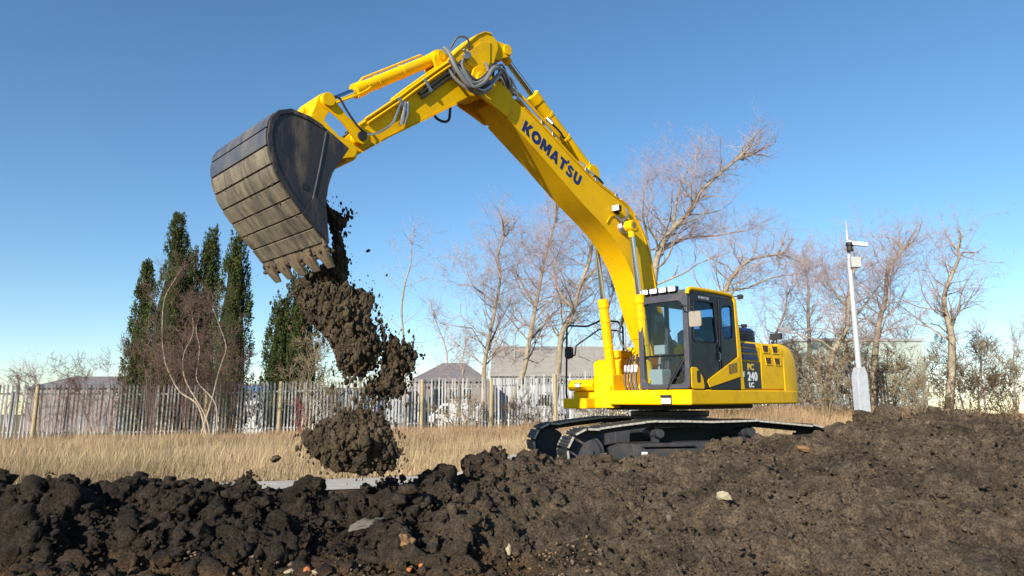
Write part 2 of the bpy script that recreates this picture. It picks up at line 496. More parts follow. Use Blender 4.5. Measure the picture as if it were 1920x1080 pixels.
def soil_grid(name, xs, ys, m):
    X, Y = np.meshgrid(xs, ys)
    Z = bank_h(X, Y)
    zy, zx = np.gradient(Z, ys, xs)
    Nn = np.stack([-zx, -zy, np.ones_like(Z)], -1).reshape(-1, 3); Nn /= np.linalg.norm(Nn, axis=1)[:, None]
    V = np.stack([X.ravel(), Y.ravel(), Z.ravel()], 1)
    px = 960 + V[:, 0] / np.maximum(V[:, 1], 2.5) * FPX
    yc = yc_of(px); rightm = sstep(880, 1060, px)
    act = (V[:, 1] > 5.4) & (V[:, 1] < 11.8) & (np.abs(V[:, 0]) < 9.5)
    p = V[act]; rm = rightm[act]
    p = p + 0.045 * np.stack([noise3(p * 6 + 3), noise3(p * 6 + 17), noise3(p * 6 + 31)], 1)
    d = chunks3(p, 0.40, 1) * (0.17 - 0.075 * rm) + chunks3(p, 0.17, 2) * (0.09 - 0.030 * rm) + chunks3(p, 0.075, 3) * (0.040 - 0.012 * rm) + noise3(p * 9) * 0.045 - np.abs(noise3(p * 19)) * 0.035 + noise3(p * 33) * 0.014
    cr = 1 - np.abs(noise3(p * 2.0 + 70)) / 0.03
    d = d - np.clip(cr, 0, 1) * 0.07 * rm
    fade = (1 - sstep(0.5, 1.4, p[:, 1] - yc[act])) * (0.35 + 0.65 * sstep(6.0, 6.8, p[:, 1] + 0.5 * rm))
    V[act] += Nn[act] * (d * fade)[:, None]
    nx, ny = len(xs), len(ys)
    i = np.arange(nx * ny).reshape(ny, nx)
    F = np.stack([i[:-1, :-1].ravel(), i[:-1, 1:].ravel(), i[1:, 1:].ravel(), i[1:, :-1].ravel()], 1)
    return link_mesh(name, raw_mesh(name, V, F, 4, True), m)
soil = soil_grid('soil_bank', axis([(-40, -10, 1.0), (-10, -8.2, 0.1), (-8.0, 8.2, 0.027), (8.6, 10.5, 0.1), (10.5, 40, 1.0)]),
            axis([(-20, 3, 0.8), (3, 5.0, 0.08), (5.0, 5.7, 0.05), (5.7, 11.0, 0.025), (11.0, 11.6, 0.06), (11.6, 16.5, 0.12)]), SOIL)
props(soil, 'bank of dark dug soil across the foreground', None, None, 'structure')
def ground_h(x, y):
    z = back_h(x, y)
    w = 1 - sstep(12.6, 16.2, y)
    return z - 0.012 - w * 1.6 + 0.05 * noise2(x * 0.6, y * 0.6, 21) * sstep(17, 20, y)
ground = grid('ground', axis([(-900, -60, 60), (-60, 60, 0.8), (60, 900, 60)]), axis([(-300, 10, 20), (10, 60, 0.6), (60, 1500, 60)]), ground_h, GROUNDM)
props(ground, 'dry grassy ground sloping up behind the soil bank', None, None, 'structure')
# road strip
rv = []; rf = []
nrm = np.array([-ROAD_D[1], ROAD_D[0]]) / np.hypot(*ROAD_D)
xs_r = np.arange(-40, 40, 0.5)
for x in xs_r:
    yc_ = 14.3 + (x + 3.9) * 0.40
    for k, off in enumerate((-1.3, 1.05)):
        rv.append((x, yc_ + off, float(back_h(np.array([x]), np.array([yc_ + off]))[0]) + 0.02))
rf = [(2 * i, 2 * i + 2, 2 * i + 3, 2 * i + 1) for i in range(len(xs_r) - 1)]
road = link_mesh('road', raw_mesh('road', np.array(rv), np.array(rf), 4), ROADM)
props(road, 'pale narrow road strip behind the soil bank', None, None, 'structure')

# ------------------------------------------------------------------ excavator
# local frame: x forward, y to the machine's left, z up; origin on the ground under the swing centre
EA, ETP, ETR = 0.813, -0.0167, -0.0126
f_ = Vector((-math.sin(EA), -math.cos(EA), 0)); l_ = Vector((math.cos(EA), -math.sin(EA), 0)); k_ = Vector((0, 0, 1))
f2 = f_ * math.cos(ETP) + k_ * math.sin(ETP); k2 = k_ * math.cos(ETP) - f_ * math.sin(ETP)
l3 = l_ * math.cos(ETR) + k2 * math.sin(ETR); k3 = k2 * math.cos(ETR) - l_ * math.sin(ETR)
EX = empty('excavator')
EXM = Matrix(((f2.x, l3.x, k3.x, 2.948), (f2.y, l3.y, k3.y, 13.209), (f2.z, l3.z, k3.z, 0.0), (0, 0, 0, 1)))
EX.matrix_world = EXM
props(EX, 'large yellow tracked excavator with raised boom emptying its bucket of soil', 'excavator')

def part(mb, name, m, parent=None, bevel=0.0, **k):
    return mb.build(name, m, EX if parent is None else parent, bevel, **k)
def V2(p, v): return (p[0], v, p[1])

# --- undercarriage (turned away from the house)
def track_path():
    idc, idr = (2.02, 0.365), 0.325
    spc, spr = (-1.86, 0.385), 0.325
    pts = []
    pts.append((1.0, 0.80)); pts.append((0.5, 0.80)); pts.append((0.0, 0.785)); pts.append((-0.4, 0.79)); pts.append((-0.8, 0.80))
    for a in range(80, 281, 10): pts.append((spc[0] + spr * math.cos(R(a)), spc[1] + spr * math.sin(R(a))))
    for s in np.linspace(-1.6, 1.75, 14): pts.append((s, 0.045))
    for a in range(-80, 101, 10): pts.append((idc[0] + idr * math.cos(R(a)), idc[1] + idr * math.sin(R(a))))
    pts.append((1.5, 0.745))
    return pts
def resample(pts, n):
    P = np.array(pts + [pts[0]]); d = np.r_[0, np.cumsum(np.linalg.norm(np.diff(P, axis=0), axis=1))]
    s = np.linspace(0, d[-1], n, endpoint=False)
    Q = np.stack([np.interp(s, d, P[:, 0]), np.interp(s, d, P[:, 1])], 1)
    T = np.stack([np.interp(s + 0.02, d, P[:, 0], period=d[-1]) - np.interp(s - 0.02, d, P[:, 0], period=d[-1]),
                  np.interp(s + 0.02, d, P[:, 1], period=d[-1]) - np.interp(s - 0.02, d, P[:, 1], period=d[-1])], 1)
    return Q, T / np.linalg.norm(T, axis=1)[:, None], d[-1]
TQ, TT, TL = resample(track_path(), 50)
PITCHS = TL / 50
def shoe_mesh():
    m = MB(); h = PITCHS * 0.485
    m.box((-h, -0.33, 0.035), (h, 0.33, 0.056))
    for gx in (-0.62, 0.0, 0.62):
        m.add([(gx * h - 0.014, -0.33, 0.0565), (gx * h + 0.014, -0.33, 0.0565), (gx * h + 0.008, -0.33, 0.082), (gx * h - 0.008, -0.33, 0.082),
               (gx * h - 0.014, 0.33, 0.0565), (gx * h + 0.014, 0.33, 0.0565), (gx * h + 0.008, 0.33, 0.082), (gx * h - 0.008, 0.33, 0.082)],
              [(0, 1, 2, 3), (7, 6, 5, 4), (1, 5, 6, 2), (2, 6, 7, 3), (3, 7, 4, 0)])
    nb = len(m.f)
    # worn bright shoe ends
    for s in (-1, 1):
        m.box((-h, s * 0.331, 0.046), (h, s * 0.352, 0.076))
    me = bpy.data.meshes.new('track_shoe'); me.from_pydata(m.v, [], m.f); me.update()
    me.materials.append(SHOE); me.materials.append(WORN)
    me.polygons.foreach_set('material_index', [0] * nb + [1] * (len(m.f) - nb))
    return me
def link_mesh_():
    m = MB(); h = PITCHS * 0.56
    for y in (-0.085, 0.085):
        m.box((-h, y - 0.02, -0.045), (h, y + 0.02, 0.034))
    m.cyl((0, -0.12, -0.005), (0, 0.12, -0.005), 0.022, n=8)
    me = bpy.data.meshes.new('chain_link'); me.from_pydata(m.v, [], m.f); me.update(); me.materials.append(SHOE)
    return me
SHOEME, LINKME = shoe_mesh(), link_mesh_()
TRM = Matrix.Rotation(R(-33.4), 4, 'Z') @ Matrix.Translation((-0.02, 0, 0))
def track(vc, lab):
    s = 1 if vc > 0 else -1
    m = MB()
    # frame: tapered box beam with sloping top, plus recoil housing
    prof = [(-1.55, 0.20), (1.45, 0.20), (1.62, 0.30), (1.62, 0.42), (1.45, 0.50), (-1.30, 0.53), (-1.55, 0.46)]
    m.prism(prof, lambda a, b, t: (a, t, b), vc - 0.16, vc + 0.16)
    m.prism([(vc - s * 0.16, 0.52), (vc + s * 0.17, 0.50), (vc + s * 0.24, 0.40), (vc + s * 0.24, 0.16), (vc - s * 0.16, 0.16)], lambda a, b, t: (t, a, b), -1.28, 1.30)
    m.box((0.25, vc + s * 0.20, 0.455), (1.15, vc + s * 0.30, 0.475))
    fr = part(m, 'track', TRACKGREY, bevel=0.012)
    fr.matrix_basis = TRM
    fr['label'] = lab
    # white reflector square on the outer face
    if s > 0:
        MB().box((1.06, vc + 0.241, 0.285), (1.16, vc + 0.246, 0.375)).build('reflector', WHITE, fr)
    # idler, sprocket
    w = MB()
    w.cyl((2.02, vc - 0.10, 0.365), (2.02, vc + 0.10, 0.365), 0.285, n=40)
    w.cyl((2.02, vc + s * 0.10, 0.365), (2.02, vc + s * 0.13, 0.365), 0.25, 0.20, n=40)
    w.cyl((2.02, vc + s * 0.13, 0.365), (2.02, vc + s * 0.17, 0.365), 0.08, n=20)
    w.build('idler_wheel', TRACKGREY, fr, 0.008)
    w = MB()
    n = 22; poly = []
    for i in range(n):
        for q, rr in ((0.0, 0.265), (0.3, 0.30), (0.6, 0.30), (0.9, 0.265)):
            a = 2 * math.pi * (i + q) / n
            poly.append((-1.86 + rr * math.cos(a), 0.385 + rr * math.sin(a)))
    w.side(poly, vc - 0.03, vc + 0.03)
    w.cyl((-1.86, vc, 0.385), (-1.86, vc + s * 0.20, 0.385), 0.24, 0.225, n=32)
    w.cyl((-1.86, vc + s * 0.20, 0.385), (-1.86, vc + s * 0.245, 0.385), 0.17, 0.15, n=32)
    for i in range(12):
        a = 2 * math.pi * i / 12
        w.cyl((-1.86 + 0.2 * math.cos(a), vc + s * 0.19, 0.385 + 0.2 * math.sin(a)), (-1.86 + 0.2 * math.cos(a), vc + s * 0.225, 0.385 + 0.2 * math.sin(a)), 0.016, n=6)
    w.build('sprocket', TRACKGREY, fr)
    for cs in (0.85, -0.75):
        w = MB()
        w.cyl((cs, vc - 0.14, 0.665), (cs, vc + 0.14, 0.665), 0.085, n=24)
        w.cyl((cs, vc + s * 0.14, 0.665), (cs, vc + s * 0.30, 0.665), 0.075, 0.07, n=20)
        w.box((cs - 0.05, vc - 0.02, 0.51), (cs + 0.05, vc + 0.12, 0.62))
        w.build('carrier_roller', TRACKGREY, fr, 0.006)
    for i in range(9):
        cs = -1.40 + i * 0.35
        w = MB(); w.cyl((cs, vc - 0.17, 0.165), (cs, vc + 0.17, 0.165), 0.075, n=18)
        w.cyl((cs, vc - 0.2, 0.165), (cs, vc + 0.2, 0.165), 0.035, n=10)
        w.build('track_roller', TRACKGREY, fr)
    for i in range(50):
        (x, z), (tx, tz) = TQ[i], TT[i]
        # path runs backwards along the top, so outward is to the right-hand normal
        M = Matrix(((-tx, 0, -(-tz) * -1, x), (0, 1, 0, vc), (-tz, 0, 0, z), (0, 0, 0, 1)))
        ax = Vector((-tx, 0, -tz)); az = Vector((tz, 0, -tx))
        M = Matrix(((ax.x, 0, az.x, x), (0, 1, 0, vc), (ax.z, 0, az.z, z), (0, 0, 0, 1)))
        for nm, me in (('track_shoe', SHOEME), ('chain_link', LINKME)):
            o = link_mesh(nm, me, None, fr); o.matrix_basis = M
    return fr
track(1.29, 'near crawler track half hidden by soil')
track(-1.29, 'far crawler track behind the near one')
m = MB()
m.prism([(-0.9, 0.42), (0.9, 0.42), (0.75, 0.72), (-0.75, 0.72)], lambda a, b, t: (a, t, b), -0.75, 0.75)
for sx in (-1, 1):
    for sy in (-1, 1):
        m.add([(sx * 0.35, sy * 0.4, 0.40), (sx * 0.95, sy * 0.4, 0.40), (sx * 1.25, sy * 1.2, 0.25), (sx * 0.75, sy * 1.2, 0.25),
               (sx * 0.35, sy * 0.4, 0.70), (sx * 0.95, sy * 0.4, 0.66), (sx * 1.25, sy * 1.2, 0.50), (sx * 0.75, sy * 1.2, 0.50)],
              [(0, 3, 2, 1), (4, 5, 6, 7), (0, 1, 5, 4), (1, 2, 6, 5), (2, 3, 7, 6), (3, 0, 4, 7)])
cf = part(m, 'centre_frame', TRACKGREY, bevel=0.01); cf.matrix_basis = TRM
m = MB(); m.cyl((0, 0, 0.72), (0, 0, 0.93), 0.66, n=48); m.cyl((0, 0, 0.93), (0, 0, 1.0), 0.72, n=48)
for i in range(30):
    a = 2 * math.pi * i / 30
    m.cyl((0.69 * math.cos(a), 0.69 * math.sin(a), 0.90), (0.69 * math.cos(a), 0.69 * math.sin(a), 0.935), 0.02, n=6)
part(m, 'swing_ring', TRACKGREY, bevel=0.006)

# --- revolving frame
m = MB(); m.box((-2.0, -0.62, 1.03), (1.10, 0.62, 1.119))
part(m, 'underframe', RUBBER, bevel=0.01)
def tail(e=0.0, r=0.10):
    """curved tail from the right rear corner to the left rear corner"""
    p = []
    R_ = 2.90 - e; vm = 1.33 - e * 0.35
    ue = -math.sqrt(R_ * R_ - vm * vm)
    p.append((ue + r, -vm))
    p.append((ue + r * 0.3, -vm + 0.02))
    for v in np.linspace(-vm + r, vm - r, 17): p.append((-math.sqrt(R_ * R_ - v * v), float(v)))
    p.append((ue + r * 0.3, vm - 0.02))
    p.append((ue + r, vm))
    return p
def deck_poly():
    return [(1.40, 1.365), (1.40, -0.30), (1.22, -0.36), (1.22, -1.30), (1.05, -1.365), (-2.10, -1.365)] + tail(-0.01) + [(-2.10, 1.365)]
m = MB(); m.plan(deck_poly(), 1.12, 1.372)
deck = part(m, 'deck_frame', YELLOW, bevel=0.03, seg=3)
m = MB(); m.side([(1.396, 1.15), (1.404, 1.15), (1.404, 1.30), (1.396, 1.30)], 0.86, 1.06)
m = MB(); m.box((1.401, 0.80, 1.135), (1.412, 1.00, 1.245)); m.box((1.401, 0.80, 1.25), (1.44, 1.00, 1.285))
lamp = part(m, 'deck_lamp', RUBBER, bevel=0.004)
MB().box((1.4125, 0.815, 1.145), (1.42, 0.985, 1.235)).build('lens', LAMPGLASS, lamp)

# counterweight (curved tail)
m = MB(); P = []; levels = [(1.374, 0.0), (1.70, 0.0), (1.95, 0.02), (2.08, 0.06), (2.18, 0.13), (2.25, 0.24), (2.28, 0.36)]
for (w, e) in levels:
    q = [(-1.98, -1.33 + e * 0.35)] + tail(e) + [(-1.98, 1.33 - e * 0.35)]
    n = len(q); P += [(a, b, w) for a, b in q]
F = []
for k in range(len(levels) - 1):
    F += [(k * n + (i + 1) % n, k * n + i, (k + 1) * n + i, (k + 1) * n + (i + 1) % n) for i in range(n)]
F += [tuple(range(n)), tuple(range(len(levels) * n - 1, (len(levels) - 1) * n - 1, -1))]
m.add(P, F)
part(m, 'counterweight', YELLOW)

# engine house
m = MB()
m.front([(-1.31, 1.374), (1.31, 1.374), (1.31, 2.16), (1.24, 2.26), (-1.24, 2.26), (-1.31, 2.16)], -0.36, -1.975)
eng = part(m, 'engine_house', YELLOW, bevel=0.018)
# side door: frame panel with four vents, navy slats, black badge panel
m = MB()
m.side([(-1.06, 1.40), (-1.955, 1.40), (-1.955, 2.13), (-1.10, 2.13)], 1.311, 1.322)
part(m, 'engine_door', YELLOW, eng, bevel=0.005)
for (u0, w0, sk) in ((-1.10, 2.065, 0), (-1.48, 2.065, 0), (-1.20, 1.845, 0), (-1.55, 1.845, 0)):
    m = MB()
    q = [(u0 - 0.02, w0 + 0.15), (u0 - 0.29, w0 + 0.15), (u0 - 0.31, w0), (u0 - 0.07, w0)]
    hole = [(u0 - 0.04, w0 + 0.135), (u0 - 0.275, w0 + 0.135), (u0 - 0.292, w0 + 0.015), (u0 - 0.083, w0 + 0.015)]
    m.ring(q, hole, lambda a, b, t: (a, t, b), 1.323, 1.335)
    v = m.build('vent', YELLOW, eng)
    MB().side(hole, 1.3225, 1.3245).build('vent_mesh', RUSTHOSE, v)
    for k in range(3):
        z = w0 + 0.035 + k * 0.036
        MB().add([(u0 - 0.05, 1.325, z), (u0 - 0.285, 1.325, z), (u0 - 0.285, 1.333, z + 0.02), (u0 - 0.05, 1.333, z + 0.02),
                  (u0 - 0.05, 1.325, z + 0.006), (u0 - 0.285, 1.325, z + 0.006), (u0 - 0.285, 1.333, z + 0.026), (u0 - 0.05, 1.333, z + 0.026)],
                 [(0, 1, 2, 3), (7, 6, 5, 4), (0, 4, 5, 1), (1, 5, 6, 2), (2, 6, 7, 3), (3, 7, 4, 0)]).build('louvre_slat', RUSTHOSE, v)
for k, (w0, w1) in enumerate(((1.915, 2.015), (2.045, 2.125), (2.150, 2.215))):
    o1 = -0.97 + 0.035 * k
    MB().side([(-0.40, w0), (o1, w0), (o1 + 0.03, w1), (-0.40, w1)], 1.311, 1.330).build('navy_slat', NAVY, eng)
badge = MB().side([(-0.40, 1.40), (-1.035, 1.40), (-1.02, 1.885), (-0.40, 1.885)], 1.311, 1.326).build('badge_panel', BLACK, eng)

def text_mesh(body, size, offset=0.0):
    cu = bpy.data.curves.new('lettering', 'FONT'); cu.body = body; cu.size = size; cu.extrude = 0.0015; cu.offset = offset
    cu.align_x = 'LEFT'; cu.space_character = 1.02
    to = bpy.data.objects.new('lettering', cu); COL.objects.link(to)
    bpy.context.view_layer.update()
    dg = bpy.context.evaluated_depsgraph_get()
    me = bpy.data.meshes.new_from_object(to.evaluated_get(dg))
    bpy.data.objects.remove(to)
    return me
def text_on_side(body, size, u, v, w, m, parent, offset=0.0, sx=1.0):
    me = text_mesh(body, size, offset)
    o = link_mesh('lettering', me, None, parent)
    me.materials.clear(); me.materials.append(m)
    o.matrix_basis = Matrix(((-sx, 0, 0, u), (0, 0, 1, v), (0, 1, 0, w), (0, 0, 0, 1)))
    return o
text_on_side('PC', 0.155, -0.545, 1.3285, 1.735, YPRINT, badge, 0.006, 1.25)
text_on_side('240', 0.215, -0.535, 1.3285, 1.545, WHITE, badge, 0.006, 1.10)
text_on_side('LC', 0.12, -0.57, 1.3285, 1.425, WHITE, badge, 0.005, 1.25)

# upper hood with louvres, rear lamp
m = MB(); m.front([(-0.75, 2.261), (0.62, 2.261), (0.60, 2.60), (0.52, 2.66), (-0.65, 2.66), (-0.75, 2.60)], -1.50, -2.28)
hood = part(m, 'engine_hood', NAVY, bevel=0.02)
for k in range(6):
    MB().box((-1.58, 0.622, 2.30 + k * 0.05), (-2.22, 0.640, 2.325 + k * 0.05)).build('hood_louvre', BLACK, hood)
m = MB(); m.box((-2.30, 0.92, 2.40), (-2.40, 1.14, 2.52)); m.cyl((-2.35, 1.03, 2.24), (-2.35, 1.03, 2.40), 0.018, n=8)
part(m, 'rear_camera', RUBBER, bevel=0.008)

# right-hand boxes
m = MB(); m.side([(0.60, 1.374), (1.30, 1.374), (1.36, 1.46), (1.30, 1.57), (0.60, 1.62)], -1.34, -0.735)
tb = part(m, 'tool_box', YELLOW, bevel=0.02)
m = MB(); m.front(rrect(-1.15, 1.425, -1.0, 1.52, 0.015), 1.33, 1.35); lamp = m.build('head_lamp', RUBBER, tb)
MB().front(rrect(-1.13, 1.44, -1.02, 1.505, 0.01), 1.351, 1.358).build('lens', LAMPGLASS, lamp)
m = MB(); m.plan([(1.221, -0.73), (1.52, -0.73), (1.56, -1.25), (1.44, -1.36), (1.221, -1.36)], 1.05, 1.235)
part(m, 'front_step', YELLOW, bevel=0.02)
m = MB(); m.plan([(0.61, -0.28), (1.30, -0.28), (1.40, -0.42), (1.38, -0.66), (1.28, -0.73), (0.61, -0.73)], 1.06, 1.66)
part(m, 'valve_cover', YELLOW, bevel=0.02)
m = MB(); m.side([(0.595, 1.374), (0.595, 1.93), (0.50, 1.99), (-0.35, 1.99), (-0.35, 1.374)], -1.33, -0.70)
part(m, 'fuel_tank', YELLOW, bevel=0.03)
m = MB(); m.box((0.10, -1.00, 1.991), (0.58, -0.72, 2.15)); part(m, 'fuel_filter_box', YELLOW, bevel=0.03)
# boom foot brackets
for s in (-1, 1):
    m = MB(); m.side([(-0.35, 1.374), (0.95, 1.374), (0.80, 1.62), (0.48, 2.22), (0.22, 2.30), (0.0, 2.20), (-0.2, 1.8)], s * 0.265, s * 0.315)
    m.cyl((0.217, s * 0.24, 2.056), (0.217, s * 0.36, 2.056), 0.10, n=24)
    part(m, 'boom_bracket', YELLOW, bevel=0.008)
    m = MB(); m.side([(0.95, 1.373), (1.36, 1.373), (1.36, 1.42), (1.25, 1.56), (1.10, 1.56), (0.98, 1.46)], s * 0.30, s * 0.34)
    m.side([(0.95, 1.373), (1.36, 1.373), (1.36, 1.42), (1.25, 1.56), (1.10, 1.56), (0.98, 1.46)], s * 0.46, s * 0.50)
    part(m, 'cylinder_bracket', YELLOW, bevel=0.006)

# handrail and mirror on the right
m = MB()
m.tube([(1.30, -1.385, 1.24), (1.30, -1.41, 1.32), (1.31, -1.36, 2.56), (1.31, -1.30, 2.61), (1.28, -0.96, 2.57), (1.20, -0.92, 2.58), (0.95, -0.80, 2.70), (0.5, -0.76, 2.70), (0.35, -0.76, 2.60), (0.35, -0.76, 2.0)], 0.019, 10)
m.tube([(1.31, -1.34, 1.98), (1.29, -1.18, 2.05), (1.28, -1.16, 2.22), (0.95, -0.86, 2.53), (0.5, -0.80, 2.53), (0.35, -0.77, 2.50)], 0.016, 8)
part(m, 'handrail', BLACK)
m = MB(); m.front(rrect(-1.37, 1.98, -1.18, 2.20, 0.05), 1.33, 1.38); part(m, 'right_mirror', BLACK, bevel=0.012)

# --- cab
V1 = 1.355
SIDE = lambda a, b, t: (a, t, b)
FRONT = lambda a, b, t: (t, a, b)
m = MB()
# floor, rear wall lower half, right wall lower half, roof
m.box((-0.28, 0.38, 1.374), (1.33, 1.30, 1.42))
m.box((-0.28, 0.38, 1.42), (-0.23, 1.30, 2.12))
m.box((-0.28, 0.375, 1.42), (1.30, 0.40, 1.75))
m.box((-0.28, 0.375, 2.86), (1.30, 1.30, 2.955))
for (u, v) in ((-0.25, 0.40), (-0.25, 1.28), (0.55, 0.39)):
    m.box((u - 0.04, v - 0.03, 1.42), (u + 0.04, v + 0.03, 2.90))
cab = part(m, 'cab', FRAMEGREY, bevel=0.01)
# roof skin with a yellow outer edge
m = MB(); m.plan(rrect(-0.22, 0.38, 1.25, 1.33, 0.12), 2.956, 3.03)
m.build('roof', FRAMEGREY, cab, 0.02)
m = MB(); m.tube(spline([(1.335, 1.325, 2.93), (1.29, 1.335, 3.015), (1.1, 1.34, 3.035), (0.5, 1.34, 3.045), (0.0, 1.34, 3.04), (-0.12, 1.335, 3.0), (-0.17, 1.335, 2.9)], 5), 0.034, 10)
m.build('roof_edge', YELLOW, cab)
# windscreen frame and glass
out = rrect(0.36, 1.385, 1.345, 2.945, 0.06, 5); inn = rrect(0.455, 1.46, 1.255, 2.83, 0.11, 5)
m = MB(); m.ring(out, inn, FRONT, 1.30, 1.385); wf = m.build('windscreen_frame', FRAMEGREY, cab, 0.012)
MB().front(rrect(0.44, 1.94, 1.27, 2.85, 0.10, 5), 1.345, 1.352).build('windscreen', GLASS, cab)
MB().front(rrect(0.44, 1.44, 1.27, 1.915, 0.10, 5), 1.345, 1.352).build('lower_windscreen', GLASS, cab)
MB().box((1.335, 0.445, 1.912), (1.36, 1.265, 1.943)).build('windscreen_bar', BLACK, cab)
m = MB(); m.tube([(1.395, 0.92, 1.36), (1.395, 0.98, 1.52), (1.392, 1.20, 1.84)], 0.014, 6); m.obox((1.39, 1.12, 1.66), (0, 0.5, 0.72), (1, 0, 0), (0, 0.72, -0.5), 0.24, 0.008, 0.014)
m.build('wiper', RUBBER, cab)
# left side: door
DO = [(1.315, 1.40), (1.285, 2.945), (0.385, 2.955), (0.415, 1.40)]
dO = rquad([(1.335, 1.39), (1.30, 2.955), (0.385, 2.96), (0.42, 1.39)], 0.06)
dI = rquad([(1.235, 2.165), (1.195, 2.83), (0.565, 2.84), (0.49, 2.165)], 0.07)
m = MB(); m.ring(dO, dI, SIDE, 1.315, V1); door = m.build('door', BLACK, cab, 0.008)
m = MB(); gO = rquad([(1.255, 2.145), (1.212, 2.852), (0.545, 2.862), (0.468, 2.145)], 0.08)
m.ring(gO, dI, SIDE, V1 + 0.001, V1 + 0.012); m.build('window_seal', RUBBER, door)
MB().side(rquad([(1.245, 2.155), (1.205, 2.84), (0.555, 2.85), (0.48, 2.155)], 0.07), 1.33, 1.336).build('door_window', GLASSD, door)
m = MB(); m.tube([(0.475, V1 + 0.005, 1.86), (0.475, V1 + 0.03, 1.88), (0.475, V1 + 0.03, 1.98), (0.475, V1 + 0.005, 2.0)], 0.014, 8); m.build('door_handle', PLASTIC, door)
m = MB(); m.tube([(0.52, V1 + 0.004, 1.95), (0.52, V1 + 0.004, 2.14)], 0.008, 6); m.tube([(0.45, V1 + 0.006, 1.62), (0.40, V1 + 0.006, 2.93)], 0.012, 6)
m.build('door_rail', BLACK, door)
# small plate lettering over the door
pl_ = MB().side([(1.06, 2.875), (0.70, 2.875), (0.70, 2.925), (1.06, 2.925)], V1 + 0.001, V1 + 0.003).build('maker_plate', NAVY, door)
text_on_side('KOMATSU', 0.062, 1.045, V1 + 0.005, 2.879, PLASTIC, door, 0.001, 1.1)
# rear quarter panel with window
qO = rquad([(0.378, 1.40), (0.375, 2.955), (-0.12, 2.955), (-0.185, 1.40)], 0.05)
qI = rquad([(0.285, 2.23), (0.315, 2.83), (-0.03, 2.845), (-0.05, 2.28)], 0.07)
m = MB(); m.ring(qO, qI, SIDE, 1.315, V1 - 0.002); qp = m.build('quarter_panel', BLACK, cab, 0.008)
MB().side(rquad([(0.295, 2.22), (0.325, 2.84), (-0.04, 2.855), (-0.06, 2.27)], 0.07), 1.33, 1.336).build('quarter_window', GLASSD, qp)
# yellow rear pillar
m = MB(); m.side([(-0.125, 3.0), (-0.21, 2.98), (-0.355, 1.376), (-0.19, 1.376)], 1.30, V1 + 0.006); m.build('rear_pillar', YELLOW, cab, 0.012)
m = MB(); m.side([(-0.31, 1.60), (-0.36, 1.60), (-0.37, 1.70), (-0.32, 1.70)], V1 + 0.007, V1 + 0.010); m.build('reflector', PLASTIC, cab)
# yellow lower pieces
yp = rquad([(1.375, 1.38), (1.375, 1.73), (1.20, 1.73), (1.02, 1.56), (0.99, 1.38)], 0.05)
m = MB(); m.side(yp, V1 + 0.002, V1 + 0.02); q = m.build('front_corner_panel', YELLOW, cab, 0.008)
MB().side(rrect(1.12, 1.48, 1.22, 1.68, 0.04), V1 + 0.0205, V1 + 0.024).build('hand_grip', BLACK, q)
ys = [(0.89, 1.50), (0.86, 1.54), (-0.185, 1.965), (-0.205, 1.60), (0.83, 1.405)]
m = MB(); m.side(ys, V1 + 0.002, V1 + 0.02); q = m.build('slant_panel', YELLOW, cab, 0.008)
for i in range(8):
    for j in range(3):
        u = 0.20 - j * 0.10; w = 1.635 + i * 0.022 + j * 0.016
        MB().add([(u, V1 + 0.0205, w), (u - 0.085, V1 + 0.0205, w + 0.012), (u - 0.085, V1 + 0.0205, w + 0.023), (u, V1 + 0.0205, w + 0.011),
                  (u, V1 + 0.024, w), (u - 0.085, V1 + 0.024, w + 0.012), (u - 0.085, V1 + 0.024, w + 0.020), (u, V1 + 0.024, w + 0.008)],
                 [(4, 7, 6, 5), (0, 1, 5, 4), (1, 2, 6, 5), (2, 3, 7, 6), (3, 0, 4, 7)]).build('louvre_slot', RUSTHOSE, q)
m = MB(); m.side([(0.80, 1.378), (-0.20, 1.378), (-0.205, 1.59), (0.80, 1.40)], V1 + 0.002, V1 + 0.010); m.build('sill_panel', RUBBER, cab)
# rear window and right window glass
MB().box((-0.262, 0.43, 2.12), (-0.256, 1.25, 2.86)).build('rear_window', GLASSD, cab)
MB().box((-0.21, 0.386, 1.75), (1.28, 0.391, 2.86)).build('right_window', GLASS, cab)
# roof lamps, beacon
for i in range(4):
    v = 0.47 + i * 0.185
    m = MB(); m.box((1.22, v - 0.08, 3.0), (1.315, v + 0.08, 3.095)); lm = m.build('roof_lamp', RUBBER, cab, 0.01)
    MB().front(rrect(v - 0.07, 3.008, v + 0.07, 3.088, 0.015), 1.316, 1.325).build('lens', LAMPGLASS, lm)
m = MB(); m.cyl((0.55, 0.62, 3.03), (0.55, 0.62, 3.07), 0.05, n=16); be = m.build('beacon', RUBBER, cab)
m = MB(); m.cyl((0.55, 0.62, 3.07), (0.55, 0.62, 3.15), 0.045, 0.03, n=16); m.build('beacon_lens', AMBER, be)
m = MB(); m.tube([(-0.2, 0.5, 3.02), (-0.62, 1.1, 3.10), (-0.7, 1.25, 3.10)], 0.012, 6); m.obox((-0.66, 1.2, 3.09), (1, 0.4, 0), (0, 1, 0), (0, 0, 1), 0.09, 0.05, 0.03)
m.tube([(-0.28, 1.2, 2.52), (-0.6, 1.27, 2.54)], 0.012, 6); m.obox((-0.62, 1.27, 2.54), (1, 0.4, 0), (0, 1, 0), (0, 0, 1), 0.09, 0.05, 0.025)
m.build('rear_lamps', RUBBER, cab)
# left mirror on an arm
m = MB(); m.tube([(1.39, 1.27, 2.72), (1.58, 1.35, 2.72), (1.60, 1.60, 2.66), (1.58, 1.62, 2.48)], 0.012, 8); ma = m.build('mirror_arm', RUBBER, cab)
m = MB(); m.prism(rrect(-0.095, -0.125, 0.095, 0.125, 0.03), lambda a, b, t: (1.56 + t - a * 0.25, 1.615 + a, 2.47 + b), 0.0, 0.04)
m.build('mirror', MIRROR, ma, 0.008)
